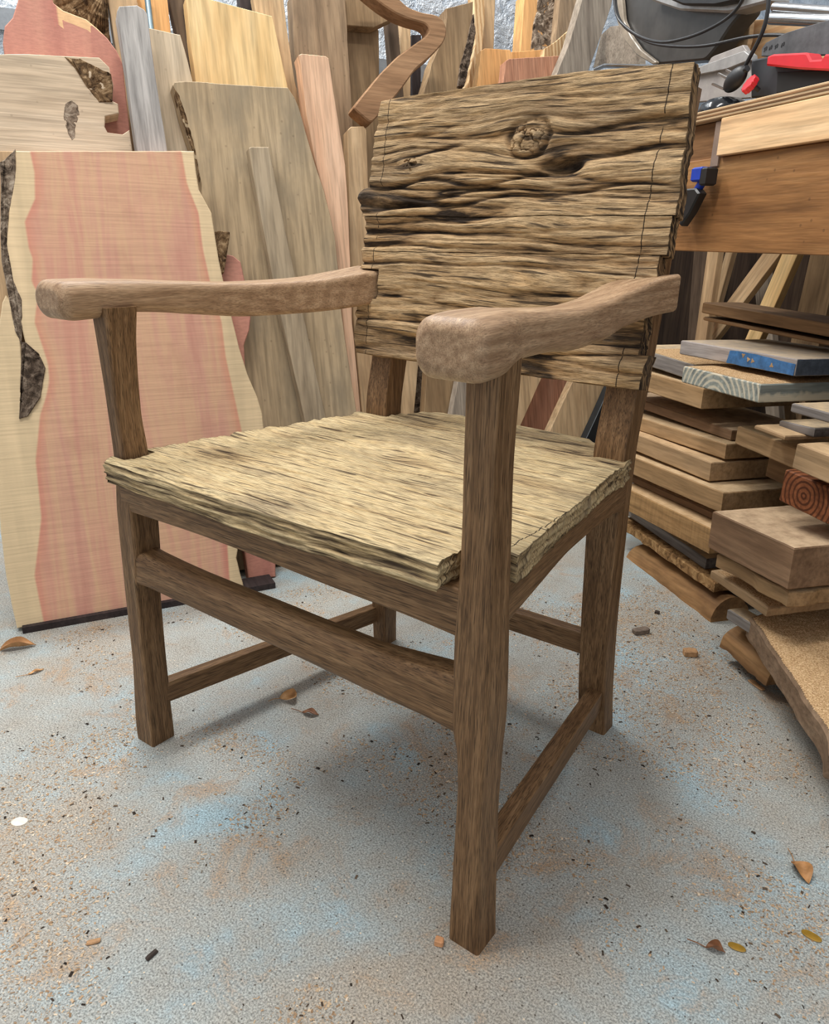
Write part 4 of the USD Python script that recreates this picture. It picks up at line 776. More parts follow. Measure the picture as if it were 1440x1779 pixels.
def bumpy(p, th, amp, seed, edge=.006, freq=90, dome=0.0):
    """a rough, bark-like solid over an outline: triangulated finely, its front pushed in and out"""
    p = densify(p, edge, 0, 0); m = extrude(p, th, .001)
    v, f = trimesh.remesh.subdivide_to_size(m.vertices, m.faces, edge * 1.6, max_iter=12)
    m = trimesh.Trimesh(v, f); m.merge_vertices()
    v = np.array(m.vertices); fr = np.clip(1 + v[:, 2] / th, 0, 1)
    nz = meshkit.fbm(v * freq, 4, seed) - .5
    if dome:
        from shapely import prepare, points, distance
        dd = distance(sg.Polygon(p).exterior, points(v[:, :2])); v[:, 2] += dome * np.clip(dd / max(dd.max(), 1e-6), 0, 1) ** .7 * (fr > .5)
    v[:, 2] += 2 * amp * nz * fr
    return trimesh.Trimesh(v, m.faces)
def lean_frame(o): return mat4(o, dS, uS, nS)
def lean(key, name, label, cat, mat, wav=.0008, step=.02, group="boards leaning on the foil wall", parts=(), bev=.0015):
    g = DATA[key]; p = densify(g["p"], step, wav, sum(map(ord, key))); mesh = extrude(p, g["th"], bev)
    if parts:
        t = thing(name, label, cat, lean_frame(g["o"]), group)
        obj("board", mesh, M[mat] if isinstance(mat, str) else mat, t)
        for pn, pm, pmat in parts: obj(pn, pm, M[pmat], t)
        return t
    return obj(name, mesh, M[mat] if isinstance(mat, str) else mat, M=lean_frame(g["o"]), label=label, cat=cat, group=group)
def shift(m, z): m.apply_translation((0, 0, z)); return m
def heart_slab(key, lines, mat, t, name="board"):
    g = DATA[key]; p = densify(g["p"], .012, .0008, 3); m = extrude(p, g["th"], .002)
    v, f = trimesh.remesh.subdivide_to_size(m.vertices, m.faces, .02, max_iter=12)
    sd = np.full(len(v), 1.0)
    for k, ln in enumerate(lines):
        ln = np.array(ln); o = np.argsort(ln[:, 1]); s = np.interp(v[:, 1], ln[o, 1], ln[o, 0])
        sd = np.minimum(sd, (v[:, 0] - s) if k == 0 else (s - v[:, 0]))
    obj(name, (v, f), M[mat], t, smooth=False, wc=np.stack([sd, v[:, 0], v[:, 1]], 1))
g = DATA["red_slab"]
t = thing("timber_slab", "wide live-edge slab with pink heartwood and cream sapwood edges, at the front of the left stack", "timber slab", lean_frame(g["o"]), None)
heart_slab("red_slab", g["s"], "red_slab", t)
def local(key, ref):
    """outline of KEY expressed in REF's frame (same axes)"""
    off = np.array(DATA[key]["o"]) - np.array(DATA[ref]["o"])
    return [(q[0], q[1]) for q in DATA[key]["p"]], float(off @ nS)
for k, amp in (("slab_bark_pocket", .006), ("slab_bark_strip", .004)):
    p, z = local(k, "red_slab"); obj("bark_pocket" if "pocket" in k else "bark_edge", shift(bumpy(p, .02, amp, 5, .004), .003 if "pocket" in k else .001), M["bark3" if "pocket" not in k else "bark"], t)
p, z = local("bark_stub", "red_slab"); obj("branch_stub", shift(bumpy(p, .045, .005, 13, .004, 70), z + .006), M["bark2"], t, label="bark-covered branch stub")
b = trimesh.creation.box((.50, .05, .013)); obj("floor_batten", b, M["vdark_y"], M=mat4(WP + dS * .26 - nH * .012 + np.array([0, 0, .0065]), dS, -nH), label="dark batten on the floor under the foot of the pink slab", cat="batten", smooth=False)  # dark batten that also stands in for the slab's shadow band
lean("left_strip", "timber_slab", "bark-edged strip of slab at the extreme left edge, behind the pink slab", "timber slab", "tan_y")
g = DATA["grey_slab"]
lean("grey_slab", "timber_slab", "pale grey-brown slab with an oval knot and a bark-filled notch, upper left", "timber slab", "pale_x", parts=[("bark_notch", shift(bumpy(g["s"][0], .02, .006, 8, .004), .002), "bark2"), ("knot", shift(bumpy(g["s"][1], .01, .0022, 9, .003, 160), .0008), "bark3")])
g = DATA["pink_slab"]; t = thing("timber_slab", "pink slab with a slanting curved top corner, top left behind the grey slab", "timber slab", lean_frame(g["o"]))
pp_ = g["p"]; heart_slab("pink_slab", [[(-9, 0), (-9, 2)], [(9, 0), (9, pp_[13][1] - .02), (pp_[7][0] + .006, pp_[13][1] + .03), (pp_[7][0] + .010, 3)]], "pink_slab", t)
g = DATA["bark_slab"]; obj("bark_slab", bumpy(g["p"], g["th"], .02, 11, .012, 40), M["bark2"], M=lean_frame(g["o"]), label="dark bark-covered slab behind the pink slab, top left", cat="timber slab")
lean("grey_post", "timber_batten", "silver-grey weathered post leaning beside the pale grey slab", "timber post", "grey_y", wav=.0006)
lean("tan_strip", "timber_plank", "narrow tan strip behind the top of the silver-grey post", "plank", "tan_y")
lean("orange_plank", "timber_plank", "orange-brown plank with a metal rod in front, top left", "plank", "orange_y")
g = DATA["rod"]; pr = np.array(g["p"]); c0 = pr[[0, -1]].mean(0); c1 = pr[[2, 3]].mean(0); ln = np.linalg.norm(c1 - c0)
cy = trimesh.creation.cylinder(.0065, ln, sections=20); cy.apply_transform(trimesh.geometry.align_vectors([0, 0, 1], [*(c1 - c0) / ln, 0])); cy.apply_translation((*(c0 + c1) / 2, -.0065))
obj("metal_rod", cy, plain("steel_rod", (150, 172, 182), .3, .8), M=lean_frame(g["o"]), label="thin grey-blue metal rod in front of the orange-brown plank", cat="rod")
lean("greytan_slab", "timber_plank", "pale grey-tan board just right of the silver-grey post", "plank", "pale_y")
lean("dark_plank", "timber_plank", "dark weathered plank left of the pale yellow slab", "plank", "dark_y", wav=.0015)
lean("yellow_slab", "timber_slab", "pale yellow slab with a slanting top, standing behind the large olive-brown slab", "timber slab", "pine_y", wav=.0012)
lean("blue_plank", "timber_plank", "dark plank showing just above the pale yellow slab", "plank", "vdark_y")
lean("tan_plank", "timber_plank", "light tan plank right of the pale yellow slab", "plank", "tan_y", wav=.001)
lean("olive_slab", "timber_slab", "large olive-brown slab with a curved right edge, left of centre", "timber slab", "olive_y", wav=.0015, parts=[("bark_edge", shift(bumpy(DATA["olive_slab"]["s"][0], .02, .003, 19, .005), .001), "bark2")])
lean("batten", "timber_batten", "narrow grey-tan batten leaning on the large olive-brown slab", "batten", "greytan_y")
g = DATA["pink_piece"]; t = thing("timber_slab", "dull pink slab with a lobed right edge, half hidden by the wide pink slab", "timber slab", lean_frame(g["o"]))
heart_slab("pink_piece", [[(-9, 0), (-9, 2)]], "pink_slab", t)
lean("pale_pink_plank", "timber_plank", "pale pink-orange plank right of the olive-brown slab", "plank", "pinkish_y")
lean("light_batten", "timber_batten", "clean pale batten standing left of the chair's backrest", "batten", "tan_y")
lean("weathered_plank", "timber_plank", "tall broad grey-brown weathered plank behind the pale pink plank", "plank", "weath_y", wav=.0015)
lean("brown_board", "timber_plank", "brown board behind the bent timber's lower end", "plank", "brown_y")
lean("brown_end_board", "timber_plank", "short brown board laid across the top of the brown board", "plank", "brown_y")
lean("dark_stick", "timber_batten", "dark narrow stick behind the elbow of the bent timber", "batten", "dark_y")
lean("tan_stick", "timber_batten", "tan narrow stick behind the bent timber", "batten", "tan_y")
lean("black_stick", "timber_batten", "nearly black stick right of the tan stick", "batten", "vdark_y")
g = DATA["bent_timber"]; p = densify(g["p"], .006, 0, 0)
for _ in range(2): p = (p + np.roll(p, 1, 0) + np.roll(p, -1, 0)) / 3
obj("bent_timber", extrude(p, g["th"], .003), M["bent"], M=lean_frame(g["o"]), label="brown elbow-shaped bent timber leaning above the backrest's left corner", cat="bent timber")
g = DATA["live_edge_slab"]
lean("live_edge_slab", "timber_slab", "warm brown slab with a dark bark edge, behind the backrest's top edge", "timber slab", "brown_y", wav=.002, parts=[("bark_edge", shift(bumpy(g["s"][0], .03, .006, 15, .005), .004), "bark")])
lean("stripy_strip", "timber_plank", "narrow rippled cream strip beside the warm brown bark-edged slab", "plank", "stripe_y", wav=.003)
lean("stripy_board", "timber_plank", "tan live-edge board left of the bare foil panel", "plank", "tan_y", wav=.002)
lean("orange_board", "timber_plank", "light orange board below the bare foil panel", "plank", "orange_y")
lean("orange_board_b", "timber_plank", "second light orange board, right of the first one", "plank", "orange_y")
lean("reddish_board", "timber_plank", "reddish-brown board in front of the two light orange boards", "plank", "red_y")
g = DATA["bark_plank"]
lean("bark_plank", "timber_slab", "slab with orange-tan face and rough bark right side, right of the foil panel", "timber slab", "orange_y", parts=[("bark", shift(bumpy(g["s"][0], .03, .008, 17, .006, 70), .004), "bark3")])
lean("grain_plank", "timber_plank", "broad-grained tan plank behind the grey leaning plank", "plank", "weath_y")
lean("striped_block", "timber_offcut", "offcut with bold striped end grain beside the grey leaning plank", "offcut", "stripe_y")
lean("grey_leaning_plank", "timber_plank", "grey plank leaning to the right beside the saw", "plank", "grey2_y")
lean("low_tan_plank", "timber_plank", "tan plank seen through the gap under the backrest, furthest left there", "plank", "tan_y")
lean("low_bark_plank", "timber_plank", "bark-edged plank in the gap under the backrest, next to the tan plank", "plank", "bark3", wav=.003)
lean("low_brown_plank", "timber_plank", "brown plank in the gap under the backrest, left of the front leg", "plank", "brown_y")
lean("low_grey_plank", "timber_plank", "greyish plank in the gap under the backrest, close to the front leg", "plank", "grey2_y")
lean("slant_tan", "timber_plank", "pale tan slanted plank under the backrest, right of the front leg", "plank", "tan_y")
lean("slant_dark", "timber_plank", "dark brown slanted plank under the backrest", "plank", "vdark_y")
lean("slant_wide_tan", "timber_plank", "wide tan slanted board under the backrest", "plank", "tan_y")
lean("slant_channel", "metal_channel", "dark metal channel slanting beside the right rear leg", "metal channel", plain("dark_metal", (52, 56, 60), .45, .6))

# ------------------------------------------------------------------ the bench
B = DATA["bench"]; bo, be, bnn = np.array(B["o"]), np.array(B["e"]), np.array(B["n"]); bn_in = -bnn
BM = mat4(bo, be, bn_in)                 # x along the front, y into the bench, z up
M["bench_pine"] = wood("bench_pine", [(214, 168, 122), (234, 196, 150), (242, 210, 168)], "x", along=2, across=30, fine=90, spec=.2, rings=((.23, .2, .905), 14.0, (206, 148, 98), .5))
M["bench_ply"] = wood("plywood_edge", [(150, 122, 92), (206, 176, 138), (226, 200, 162)], "x", along=1, across=90, fine=160, spec=.15, contrast=.8)
M["bench_panel"] = wood("bench_panel", [(118, 80, 46), (152, 108, 66), (182, 138, 90)], "x", along=2, across=26, fine=140, spec=.3, rough=.5, blotch=(112, 72, 42), blotch_amt=.6, speck=.4)
M["bench_end"] = wood("bench_end", [(104, 74, 48), (134, 98, 66), (160, 120, 82)], "x", across=22, fine=120, spec=.2)
M["bench_dark"] = wood("bench_dark", [(44, 34, 28), (64, 50, 40), (82, 66, 52)], "z", across=20, fine=120, spec=.15)
def bbox(x0, x1, y0, y1, z0, z1, bev=.0015):
    m = extrude([(x0, y0), (x1, y0), (x1, y1), (x0, y1)], z1 - z0, bev); m.apply_translation((0, 0, z1)); return m
bench = thing("workbench", "wooden workbench with plywood top, pine apron and deep brown front board", "workbench", BM)
obj("worktop", bbox(-.15, 1.05, .0, .70, .9535, .9715), M["bench_ply"], bench)
for zz, hh in ((.9585, .0028), (.9650, .0028)): obj("veneer_layer", bbox(-.149, 1.049, -.0008, .0005, zz, zz + hh, .0002), M["bench_end"], bench, smooth=False)
obj("apron", bbox(-.002, 1.05, .0, .03, .889, .9525), M["bench_pine"], bench)
obj("front_board", bbox(-.13, 1.05, .012, .032, .722, .8885), M["bench_panel"], bench)
obj("end_block", bbox(-.150, -.030, .02, .10, .872, .9525), M["bench_end"], bench)
obj("end_plate", bbox(-.028, -.006, .008, .09, .872, .950), plain("taupe_plate", (132, 112, 98), .6), bench)
for x, yy in ((-.02, .60), (.95, .60), (.95, .04)): obj("leg", bbox(x, x + .07, yy, yy + .07, .0, .95), M["bench_dark"], bench)


pnl = bbox(-1.75, 1.1, .80, .815, 0, .93); obj("partition_board", pnl, M["bench_dark"], M=BM, label="dark brown board partition added to darken the space behind the workbench", cat="partition")  # added behind the bench to block light and keep the space dark
obj("side_panel", bbox(1.03, 1.05, .04, .79, .0, .952), M["bench_dark"], bench)  # unseen panel added to block ambient light under the bench
# things on the bench: outlines in the bench's own frame
def on_bench(key, name, label, cat, mat, parent=None, bev=.0012, rnd=0, drop=None):
    g = DATA[key]; p = np.array(g["p"])
    p = densify(p, .006, 0, 0) if rnd else p
    for _ in range(rnd): p = (p + np.roll(p, 1, 0) + np.roll(p, -1, 0)) / 3
    m = extrude(p, g["th"], bev)                       # local x = along, y = z up
    V = np.array(m.vertices); V = np.stack([V[:, 0], -g["o"] - V[:, 2], np.maximum(V[:, 1], .9718)], 1); m = trimesh.Trimesh(V, m.faces, process=False)
    if m.volume < 0: m.invert()
    if parent is not None: return obj(name, m, M[mat], parent)
    return obj(name, m, M[mat], M=BM, label=label, cat=cat)
M["guard"] = plain("smoked_guard", (62, 60, 58), .35, 0, .25, 14)
M["guard_rim"] = plain("clear_rim", (150, 138, 122), .3, 0, .2, 30)
M["alu"] = plain("cast_aluminium", (168, 166, 164), .42, .55, .12, 40)
M["blackp"] = plain("black_plastic", (30, 30, 32), .45, 0, .2, 40)
M["greyp"] = plain("grey_plate", (160, 154, 150), .5, .2, .12, 30)
M["darkp"] = plain("dark_metal_body", (50, 52, 56), .5, .2, .2, 20)
M["scale"] = plain("anodised_fence", (96, 96, 98), .45, .4, .2, 40)
M["redp"] = plain("red_plastic", (206, 36, 48), .4, 0, .08, 20)
M["chrome"] = plain("chrome", (190, 190, 190), .18, .95, .05)
M["recess_shade"] = plain("painted_recess_shade", (10, 10, 11), .8)
M["blue"] = plain("blue_plastic", (28, 62, 170), .4, 0, .1)
saw = thing("mitre_saw", "sliding mitre saw with smoked blade guard on the workbench", "mitre saw", BM)
on_bench("saw_guard", "blade_guard", 0, 0, "guard", saw, .004, 2)
on_bench("saw_guard_rim", "guard_rim", 0, 0, "guard_rim", saw, .002, 1)
on_bench("saw_arm", "saw_arm", 0, 0, "alu", saw, .004, 1)
on_bench("saw_motor", "motor_housing", 0, 0, "blackp", saw, .004, 1)
on_bench("saw_base", "base", 0, 0, "darkp", saw, .003)
on_bench("saw_base_recess", "base_recess", 0, 0, "recess_shade", saw, .001)  # thin plate on the base; its black paints the shade of a recess
on_bench("scale_fence", "fence", 0, 0, "scale", saw, .001)
on_bench("red_clip", "red_lever", 0, 0, "redp", saw, .003)
on_bench("fence_plate", "table_plate", 0, 0, "greyp", saw)
on_bench("fence_ledge", "table_ledge", 0, 0, "alu", saw)
PT = DATA["pts"]
def tube(points, r, sides=10, n=None):
    p = np.array(points, float)
    if len(p) > 3:
        from scipy.interpolate import splprep, splev
        tck, _ = splprep(p.T, s=0, k=3); p = np.array(splev(np.linspace(0, 1, n or 60), tck)).T
    tt = np.gradient(p, axis=0); tt /= np.linalg.norm(tt, axis=1, keepdims=True)
    a = np.cross(tt, [0, 0, 1.0]) if abs(tt[0, 2]) < .9 else np.cross(tt, [1.0, 0, 0]); a /= np.linalg.norm(a, axis=1, keepdims=True) + 1e-9; b = np.cross(tt, a)
    an = np.linspace(0, 2 * np.pi, sides, endpoint=False)
    return loft(p[:, None] + r * (np.cos(an)[None, :, None] * a[:, None] + np.sin(an)[None, :, None] * b[:, None]))
IB = np.linalg.inv(BM)
def tb(p): return (np.c_[np.array(p), np.ones(len(p))] @ IB)[:, :3]
for k in ("tube_a", "tube_b"): obj("slide_rail", tube(tb(PT[k]), .008 if k == "tube_a" else .011, 18), M["chrome"], saw)
sc_z0 = np.array(DATA["scale_fence"]["p"])
for w, (tx, tz) in zip(("30", "40", "50", "60"), DATA["scale_text"]):
    tm = meshkit.text_mesh(w, .0062, .0004); V = np.array(tm.vertices); V = np.stack([V[:, 0] * .8 + tx, .0998 - V[:, 2], V[:, 1] + tz + V[:, 0] * .25], 1)
    obj("scale_number", trimesh.Trimesh(V, tm.faces[:, ::-1]), M["blackp"], saw, smooth=False)
on_bench("pine_offcut", "pine_board", "pale pine board standing behind the saw's fence", "board", "bench_pine")
on_bench("torn_board", "torn_board", "torn-edged pinkish board between the blade guard and the pine board", "board", "tan_y")
on_bench("pine_end_board", "grey_board", "grey-brown board standing behind the blade guard, left", "board", "grey2_y")
for k, l in (("cable_a", "black power cable looping in front of the blade guard, upper loop"), ("cable_b", "black power cable looping in front of the blade guard, lower loop"), ("cable_c", "black power cable running down to the three-pin plug")):
    obj("power_cable", tube(PT[k], .0033 if k != "cable_c" else .0036, 10, 80), M["blackp"], label=l, cat="cable")
pl = thing("power_plug", "black three-pin plug on the bench beside a red button", "plug", BM)
a, b = tb(PT["plug"]); v = (b - a) / np.linalg.norm(b - a); 
def blob(c, ax_, rad, half):
    m = trimesh.creation.icosphere(3, 1.0); m.apply_scale((rad, rad * .7, half)); m.vertices = np.sign(m.vertices) * np.abs(m.vertices); m.apply_transform(trimesh.geometry.align_vectors([0, 0, 1], ax_)); m.apply_translation(c); return m
obj("plug_body", blob((a + b) / 2 + v * .004, v, .018, .030), M["blackp"], pl)
obj("cord_grip", tube([b - v * .002, b + v * .016], .006, 14), M["blackp"], pl)
q = tb(PT["plugpin"])
for s, e in ((0, 3), (1, 4), (2, 5)):
    e_ = q[e] if s != 2 else q[5]; d_ = e_ - q[s]; L_ = np.linalg.norm(d_); bx = trimesh.creation.box((.0035, .005, L_)); bx.apply_transform(trimesh.geometry.align_vectors([0, 0, 1], d_ / L_)); bx.apply_translation((q[s] + e_) / 2); obj("pin", bx, M["chrome"], pl, smooth=False)
a, b = tb(PT["plugbtn"]); v = (b - a) / np.linalg.norm(b - a)
kn = thing("red_knob", "small red ribbed knob on the bench beside the plug", "knob", BM)
ang = np.linspace(0, 2 * np.pi, 60, endpoint=False); kr = .0150 + .0008 * np.sign(np.sin(ang * 10))
kp = extrude(np.stack([kr * np.cos(ang), kr * np.sin(ang)], 1), .011, .001); kp.apply_transform(trimesh.geometry.align_vectors([0, 0, 1], [-v[2] * .55, -.9, v[0] * .55])); kp.apply_translation((a + b) / 2 + np.array([0, .0, 0]))
obj("knob_cap", kp, M["redp"], kn)
st = tube([(a + b) / 2 + np.array([.004, .008, -.004]), (a + b) / 2 + np.array([.008, .02, -.012])], .004, 12); obj("knob_stem", st, M["blackp"], kn)
c = tb(PT["blackdisc"]).mean(0)
pr_ = np.array([[0, .031], [.014, .030], [.030, .026], [.042, .018], [.047, .008], [.047, 0], [0, 0]])
dm = trimesh.creation.revolve(pr_[::-1], sections=48); dm.apply_translation((c[0], .062, .9718)); obj("black_dome", dm, plain("gloss_black", (22, 24, 28), .15), M=BM, label="glossy black plastic dome lying on the bench's left corner", cat="plastic dome")
ch = tb(PT["chrome"]); obj("chrome_bar", tube(ch, .006, 14), M["chrome"], M=BM, label="chrome bar lying behind the top edge of the backrest", cat="metal bar")
# blue clamp under the bench's left end
cl = thing("bar_clamp", "blue and black clamp hanging under the bench's left end", "clamp", BM)
obj("clamp_head", bbox(-.034, -.004, -.026, -.001, .846, .871, .003), M["blue"], cl)
obj("clamp_jaw", bbox(-.006, .012, -.026, -.002, .838, .869, .003), M["blackp"], cl)
obj("clamp_bar", tube([(-.012, -.012, .85), (-.045, -.012, .812), (-.07, -.012, .79)], .008, 12), M["blue"], cl)
on_pts = [(-.075, .835), (-.02, .835), (-.005, .825), (-.028, .79), (-.05, .768), (-.058, .772), (-.052, .79), (-.08, .80)]
mm = extrude(on_pts, .02, .003); V = np.array(mm.vertices); mm = trimesh.Trimesh(np.stack([V[:, 0], -.024 - V[:, 2], V[:, 1]], 1), mm.faces[:, ::-1]); obj("clamp_body", mm, M["blackp"], cl)

# ------------------------------------------------------------------ timber stack under the bench
DUST = (206, 176, 138)
SM = {"dark": wood("shelf_dark", [(92, 68, 46), (122, 94, 66), (146, 116, 84)], "x", across=20, fine=120, spec=.15),
      "greyblue": wood("grey_board", [(130, 122, 118), (158, 150, 146), (180, 172, 166)], "x", across=24, fine=120, spec=.15, dust=(200, 180, 152)),
      "grey": wood("grey_offcut", [(92, 86, 82), (126, 120, 116), (152, 146, 140)], "x", across=24, fine=120, spec=.1, dust=(206, 182, 146)),
      "ring": wood("blue_ring_end", [(112, 118, 116), (142, 148, 142), (170, 170, 158)], "y", across=40, fine=160, spec=.1, rings=((.105, 0, -.055), 26.0, (196, 188, 168), .9), dust=DUST),
      "tan": wood("stack_tan", [(132, 104, 72), (160, 130, 94), (180, 150, 114)], "x", across=20, fine=110, spec=.15, blotch=(132, 100, 68), dust=(206, 180, 144)),
      "pale": wood("stack_pale", [(146, 119, 88), (172, 144, 110), (188, 160, 126)], "x", across=20, fine=110, spec=.15, blotch=(140, 110, 80), dust=DUST),
      "brown": wood("stack_brown", [(104, 80, 60), (136, 108, 83), (158, 129, 102)], "x", along=3, across=14, fine=110, spec=.15, blotch=(104, 78, 60), blotch_amt=.5, dust=(208, 182, 150)),
      "stripe": wood("stack_stripe", [(138, 105, 68), (168, 134, 92), (186, 154, 112)], "x", across=20, fine=110, spec=.15, saw=(95.0, 4.0, 12.0), dust=DUST),
      "rough": bark_mat("rough_edge", [(72, 52, 34), (146, 112, 74), (190, 156, 110)]),
      "log": wood("stack_log", [(112, 82, 54), (152, 116, 78), (176, 140, 98)], "x", across=16, fine=110, spec=.15, blotch=(84, 60, 42), blotch_amt=.7),
      "redring": wood("red_ring_end", [(112, 66, 42), (140, 86, 56), (160, 104, 70)], "y", across=30, fine=150, spec=.15, rings=((.05, 0, -.03), 34.0, (74, 42, 28), .9))}
LAB = {"shelf_a": "brown shelf board near the top under the bench", "shelf_b": "thin strip just beneath the brown shelf board", "blue_edge": "grey board with a blue-painted edge on top of the stack", "grey_left": "dusty grey offcut beneath the blue-edged board, left",
       "ring_end": "thick offcut with bluish-green curved growth rings on its end", "tan3": "tan beam under the ringed offcut", "dark4": "dark brown board with a split, fourth down at the left of the stack", "tan5": "tan board below the dark brown split board", "tan6": "pale board with a knot hole, middle of the stack",
       "tan7": "tan board below the pale knotted board", "brown8": "thin brown board above the stripe-sawn beam", "striped9": "tan beam with slanting saw stripes on its face", "grey10": "weathered grey board low in the stack", "rough11": "thin rough-edged board with a wavy waney edge near the floor",
       "log12": "split log lying on the floor at the foot of the stack", "block_big": "large brown rectangular block with dusty top", "under_big": "bark-edged board under the large brown block", "mid_long": "pale plank strewn with sawdust, below the large block", "greyblue": "small bluish-grey offcut beneath the sawdust-covered plank",
       "low_log": "half-round brown log propping up the big front plank", "red_ring": "dark red-brown beam end with growth rings at the right edge", "pine_ring": "pale beam end on top of the red-brown ringed beam", "tan_block": "tan block in shadow under the small board", "small_board": "small pale board lying on the shadowed tan block",
       "wee": "tiny grey offcut lying on the small pale board", "top_right_grey": "grey offcut under the ringed offcut at the right edge"}
for i, s in enumerate(DATA["stack"]):
    x = np.array(s["x"]); y = np.cross([0, 0, 1.0], x); y /= np.linalg.norm(y); z = np.cross(x, y); o = np.array(s["tl"])
    ext = .06 if s["n"] in ("grey_left", "tan3", "dark4", "tan5", "tan6", "tan7", "brown8", "striped9", "grey10", "rough11", "log12") else 0.0
    L_, th, dp = s["L"], s["th"] - (.003 if s["n"] == "wee" else 0), s["dep"]
    rough = s["n"] in ("rough11", "log12", "low_log", "under_big")
    if s["n"] in ("log12", "low_log"):
        a = np.linspace(0, np.pi, 14); prof = np.r_[np.stack([.045 - .045 * np.cos(a), -th + th * np.sin(a) ** .8], 1), [[.09, -th]]]
        R = [np.c_[np.full(len(prof), xx), prof[:, 0], prof[:, 1]] for xx in np.linspace(-ext, L_, 24)]; R = np.array(R); R[..., 1:] += (meshkit.fbm(R * 30, 3, i)[..., None] - .5) * .012; m = loft(R)
    else:
        p = densify([(-ext, 0), (L_, 0), (L_, dp), (-ext, dp)], .02, .0012 if not rough else .006, i); m = extrude(p, th, .002)
    sp = {"red_ring": .026, "tan_block": .06, "top_right_grey": .02}.get(s["n"])
    if sp: obj("support_block", bbox(.03, min(L_, .11), .06, dp - .02, -th - sp, -th - .0005), SM["dark"], M=mat4(o, x, y, z), label={"red_ring": "dark spacer block between the large block and the red-brown beam", "tan_block": "dark spacer block under the shadowed tan block", "top_right_grey": "dark spacer under the grey offcut at the right edge"}[s["n"]], cat="block")
    if s["n"] == "blue_edge":
        tb_ = thing("stacked_board", LAB[s["n"]], "board", mat4(o, x, y, z), "offcuts stacked under the bench"); obj("board", m, SM[s["m"]], tb_)
        M["bluepaint"] = plain("blue_paint", (52, 100, 150), .55, 0, .3, 60)
        pp = densify([(L_ * .46, -th + .001), (L_ * .48, -.004), (L_ * .62, -.003), (L_ * .85, -.006), (L_ - .002, -.008), (L_ - .002, -th + .001)], .008, .002, 4)
        e_ = extrude(pp, .0008, .0002); V = np.array(e_.vertices); e_ = trimesh.Trimesh(np.stack([V[:, 0], -V[:, 2] - .0010, V[:, 1]], 1), e_.faces, process=False)
        if e_.volume < 0: e_.invert()
        obj("paint_patch", e_, M["bluepaint"], tb_, smooth=False, label="flaking blue paint")
        for k, (fx, fz) in enumerate(((.60, .3), (.645, .5), (.68, .55), (.83, .62))):
            a = np.linspace(0, 2 * np.pi, 14, endpoint=False); rr = .004 * (1 + .4 * np.sin(3 * a + k)); e_ = extrude(np.stack([L_ * fx + rr * np.cos(a), -th * fz + .9 * rr * np.sin(a)], 1), .0006, .0002); V = np.array(e_.vertices); e_ = trimesh.Trimesh(np.stack([V[:, 0], -V[:, 2] - .0014, V[:, 1]], 1), e_.faces, process=False)
            if e_.volume < 0: e_.invert()
            obj("bare_spot", e_, SM["pale"], tb_, smooth=False)
        e2 = extrude([(.001, -th + .001), (dp - .002, -th + .001), (dp - .002, -.001), (.001, -.001)], .0008, .0002); V = np.array(e2.vertices); e2 = trimesh.Trimesh(np.stack([L_ + .0009 + V[:, 2], V[:, 0], V[:, 1]], 1), e2.faces, process=False)
        obj("painted_end", e2, plain("slate_paint", (66, 74, 86), .6, 0, .3, 50), tb_, smooth=False, label="dark slate-blue painted end")
        continue
    obj("stacked_log" if "log" in s["n"] else "stacked_board", m, SM[s["m"]], M=mat4(o, x, y, z), label=LAB[s["n"]], cat="log" if "log" in s["n"] else "board", group="offcuts stacked under the bench")
STICKS = [
 ((-.565, -.45, .0), (-.575, -.45, .9), .048, .02, "tan_y", "pale upright batten in the dark under the bench, leftmost"),
 ((-.765, -.55, .0), (-.600, -.55, .9), .03, .018, "tan_y", "thin leaning batten under the bench, second from left"),
 ((-1.0, -.50, .0), (-.25, -.50, .9), .05, .02, "tan_y", "batten leaning steeply to the right under the bench"),
 ((-.508, -.42, .0), (-.18, -.42, .9), .048, .02, "pine_y", "pale yellow batten leaning under the bench, right of the steep one"),
 ((-.38, -.62, .0), (-.34, -.62, .9), .10, .02, "brown_y", "broad brown plank in the shadow under the bench, right"),
 ((-.70, -.58, .0), (-.80, -.58, .9), .12, .02, "dark_y", "dark brown plank under the bench beside the chair's right rear leg"),
 ((-.24, -.56, .0), (-.50, -.56, .66), .05, .02, "grey2_y", "grey pointed batten leaning left in the shadow under the bench"),
]
# the big plank in front, its waney edge curving towards the viewer
zt = .118
edge = np.array([(.690, .775), (.701, .755), (.716, .735), (.737, .692), (.760, .655), (.786, .612), (.806, .577), (.822, .545), (.838, .520), (.852, .500), (.862, .470), (.868, .44)])
bp_ = densify(np.vstack([edge, [(1.06, .44), (1.06, .90), (.78, .96)]]), .012, .002, 5)
pm = extrude(bp_, .040, .003); pm.apply_translation((0, 0, zt))
obj("timber_plank", pm, wood("front_plank", [(92, 74, 58), (128, 106, 86), (152, 130, 108)], "y", along=4, across=26, fine=140, spec=.12, rough=.8, bump=.002), label="big sawdust-covered plank with a curved edge at the front of the stack", cat="plank")
def prop(cx, cy, sx, sy, z0, z1, mat, label):
    m = bbox(-sx / 2, sx / 2, -sy / 2, sy / 2, z0, z1); obj("support_block", m, SM[mat], M=mat4((cx, cy, 0), be, bn_in), label=label, cat="block")
prop(.985, .60, .12, .10, 0, .0775, "brown", "block under the far right end of the big front plank")
prop(.93, .80, .12, .10, 0, .0775, "log", "block under the rear of the big front plank")
M["sawdust"] = None
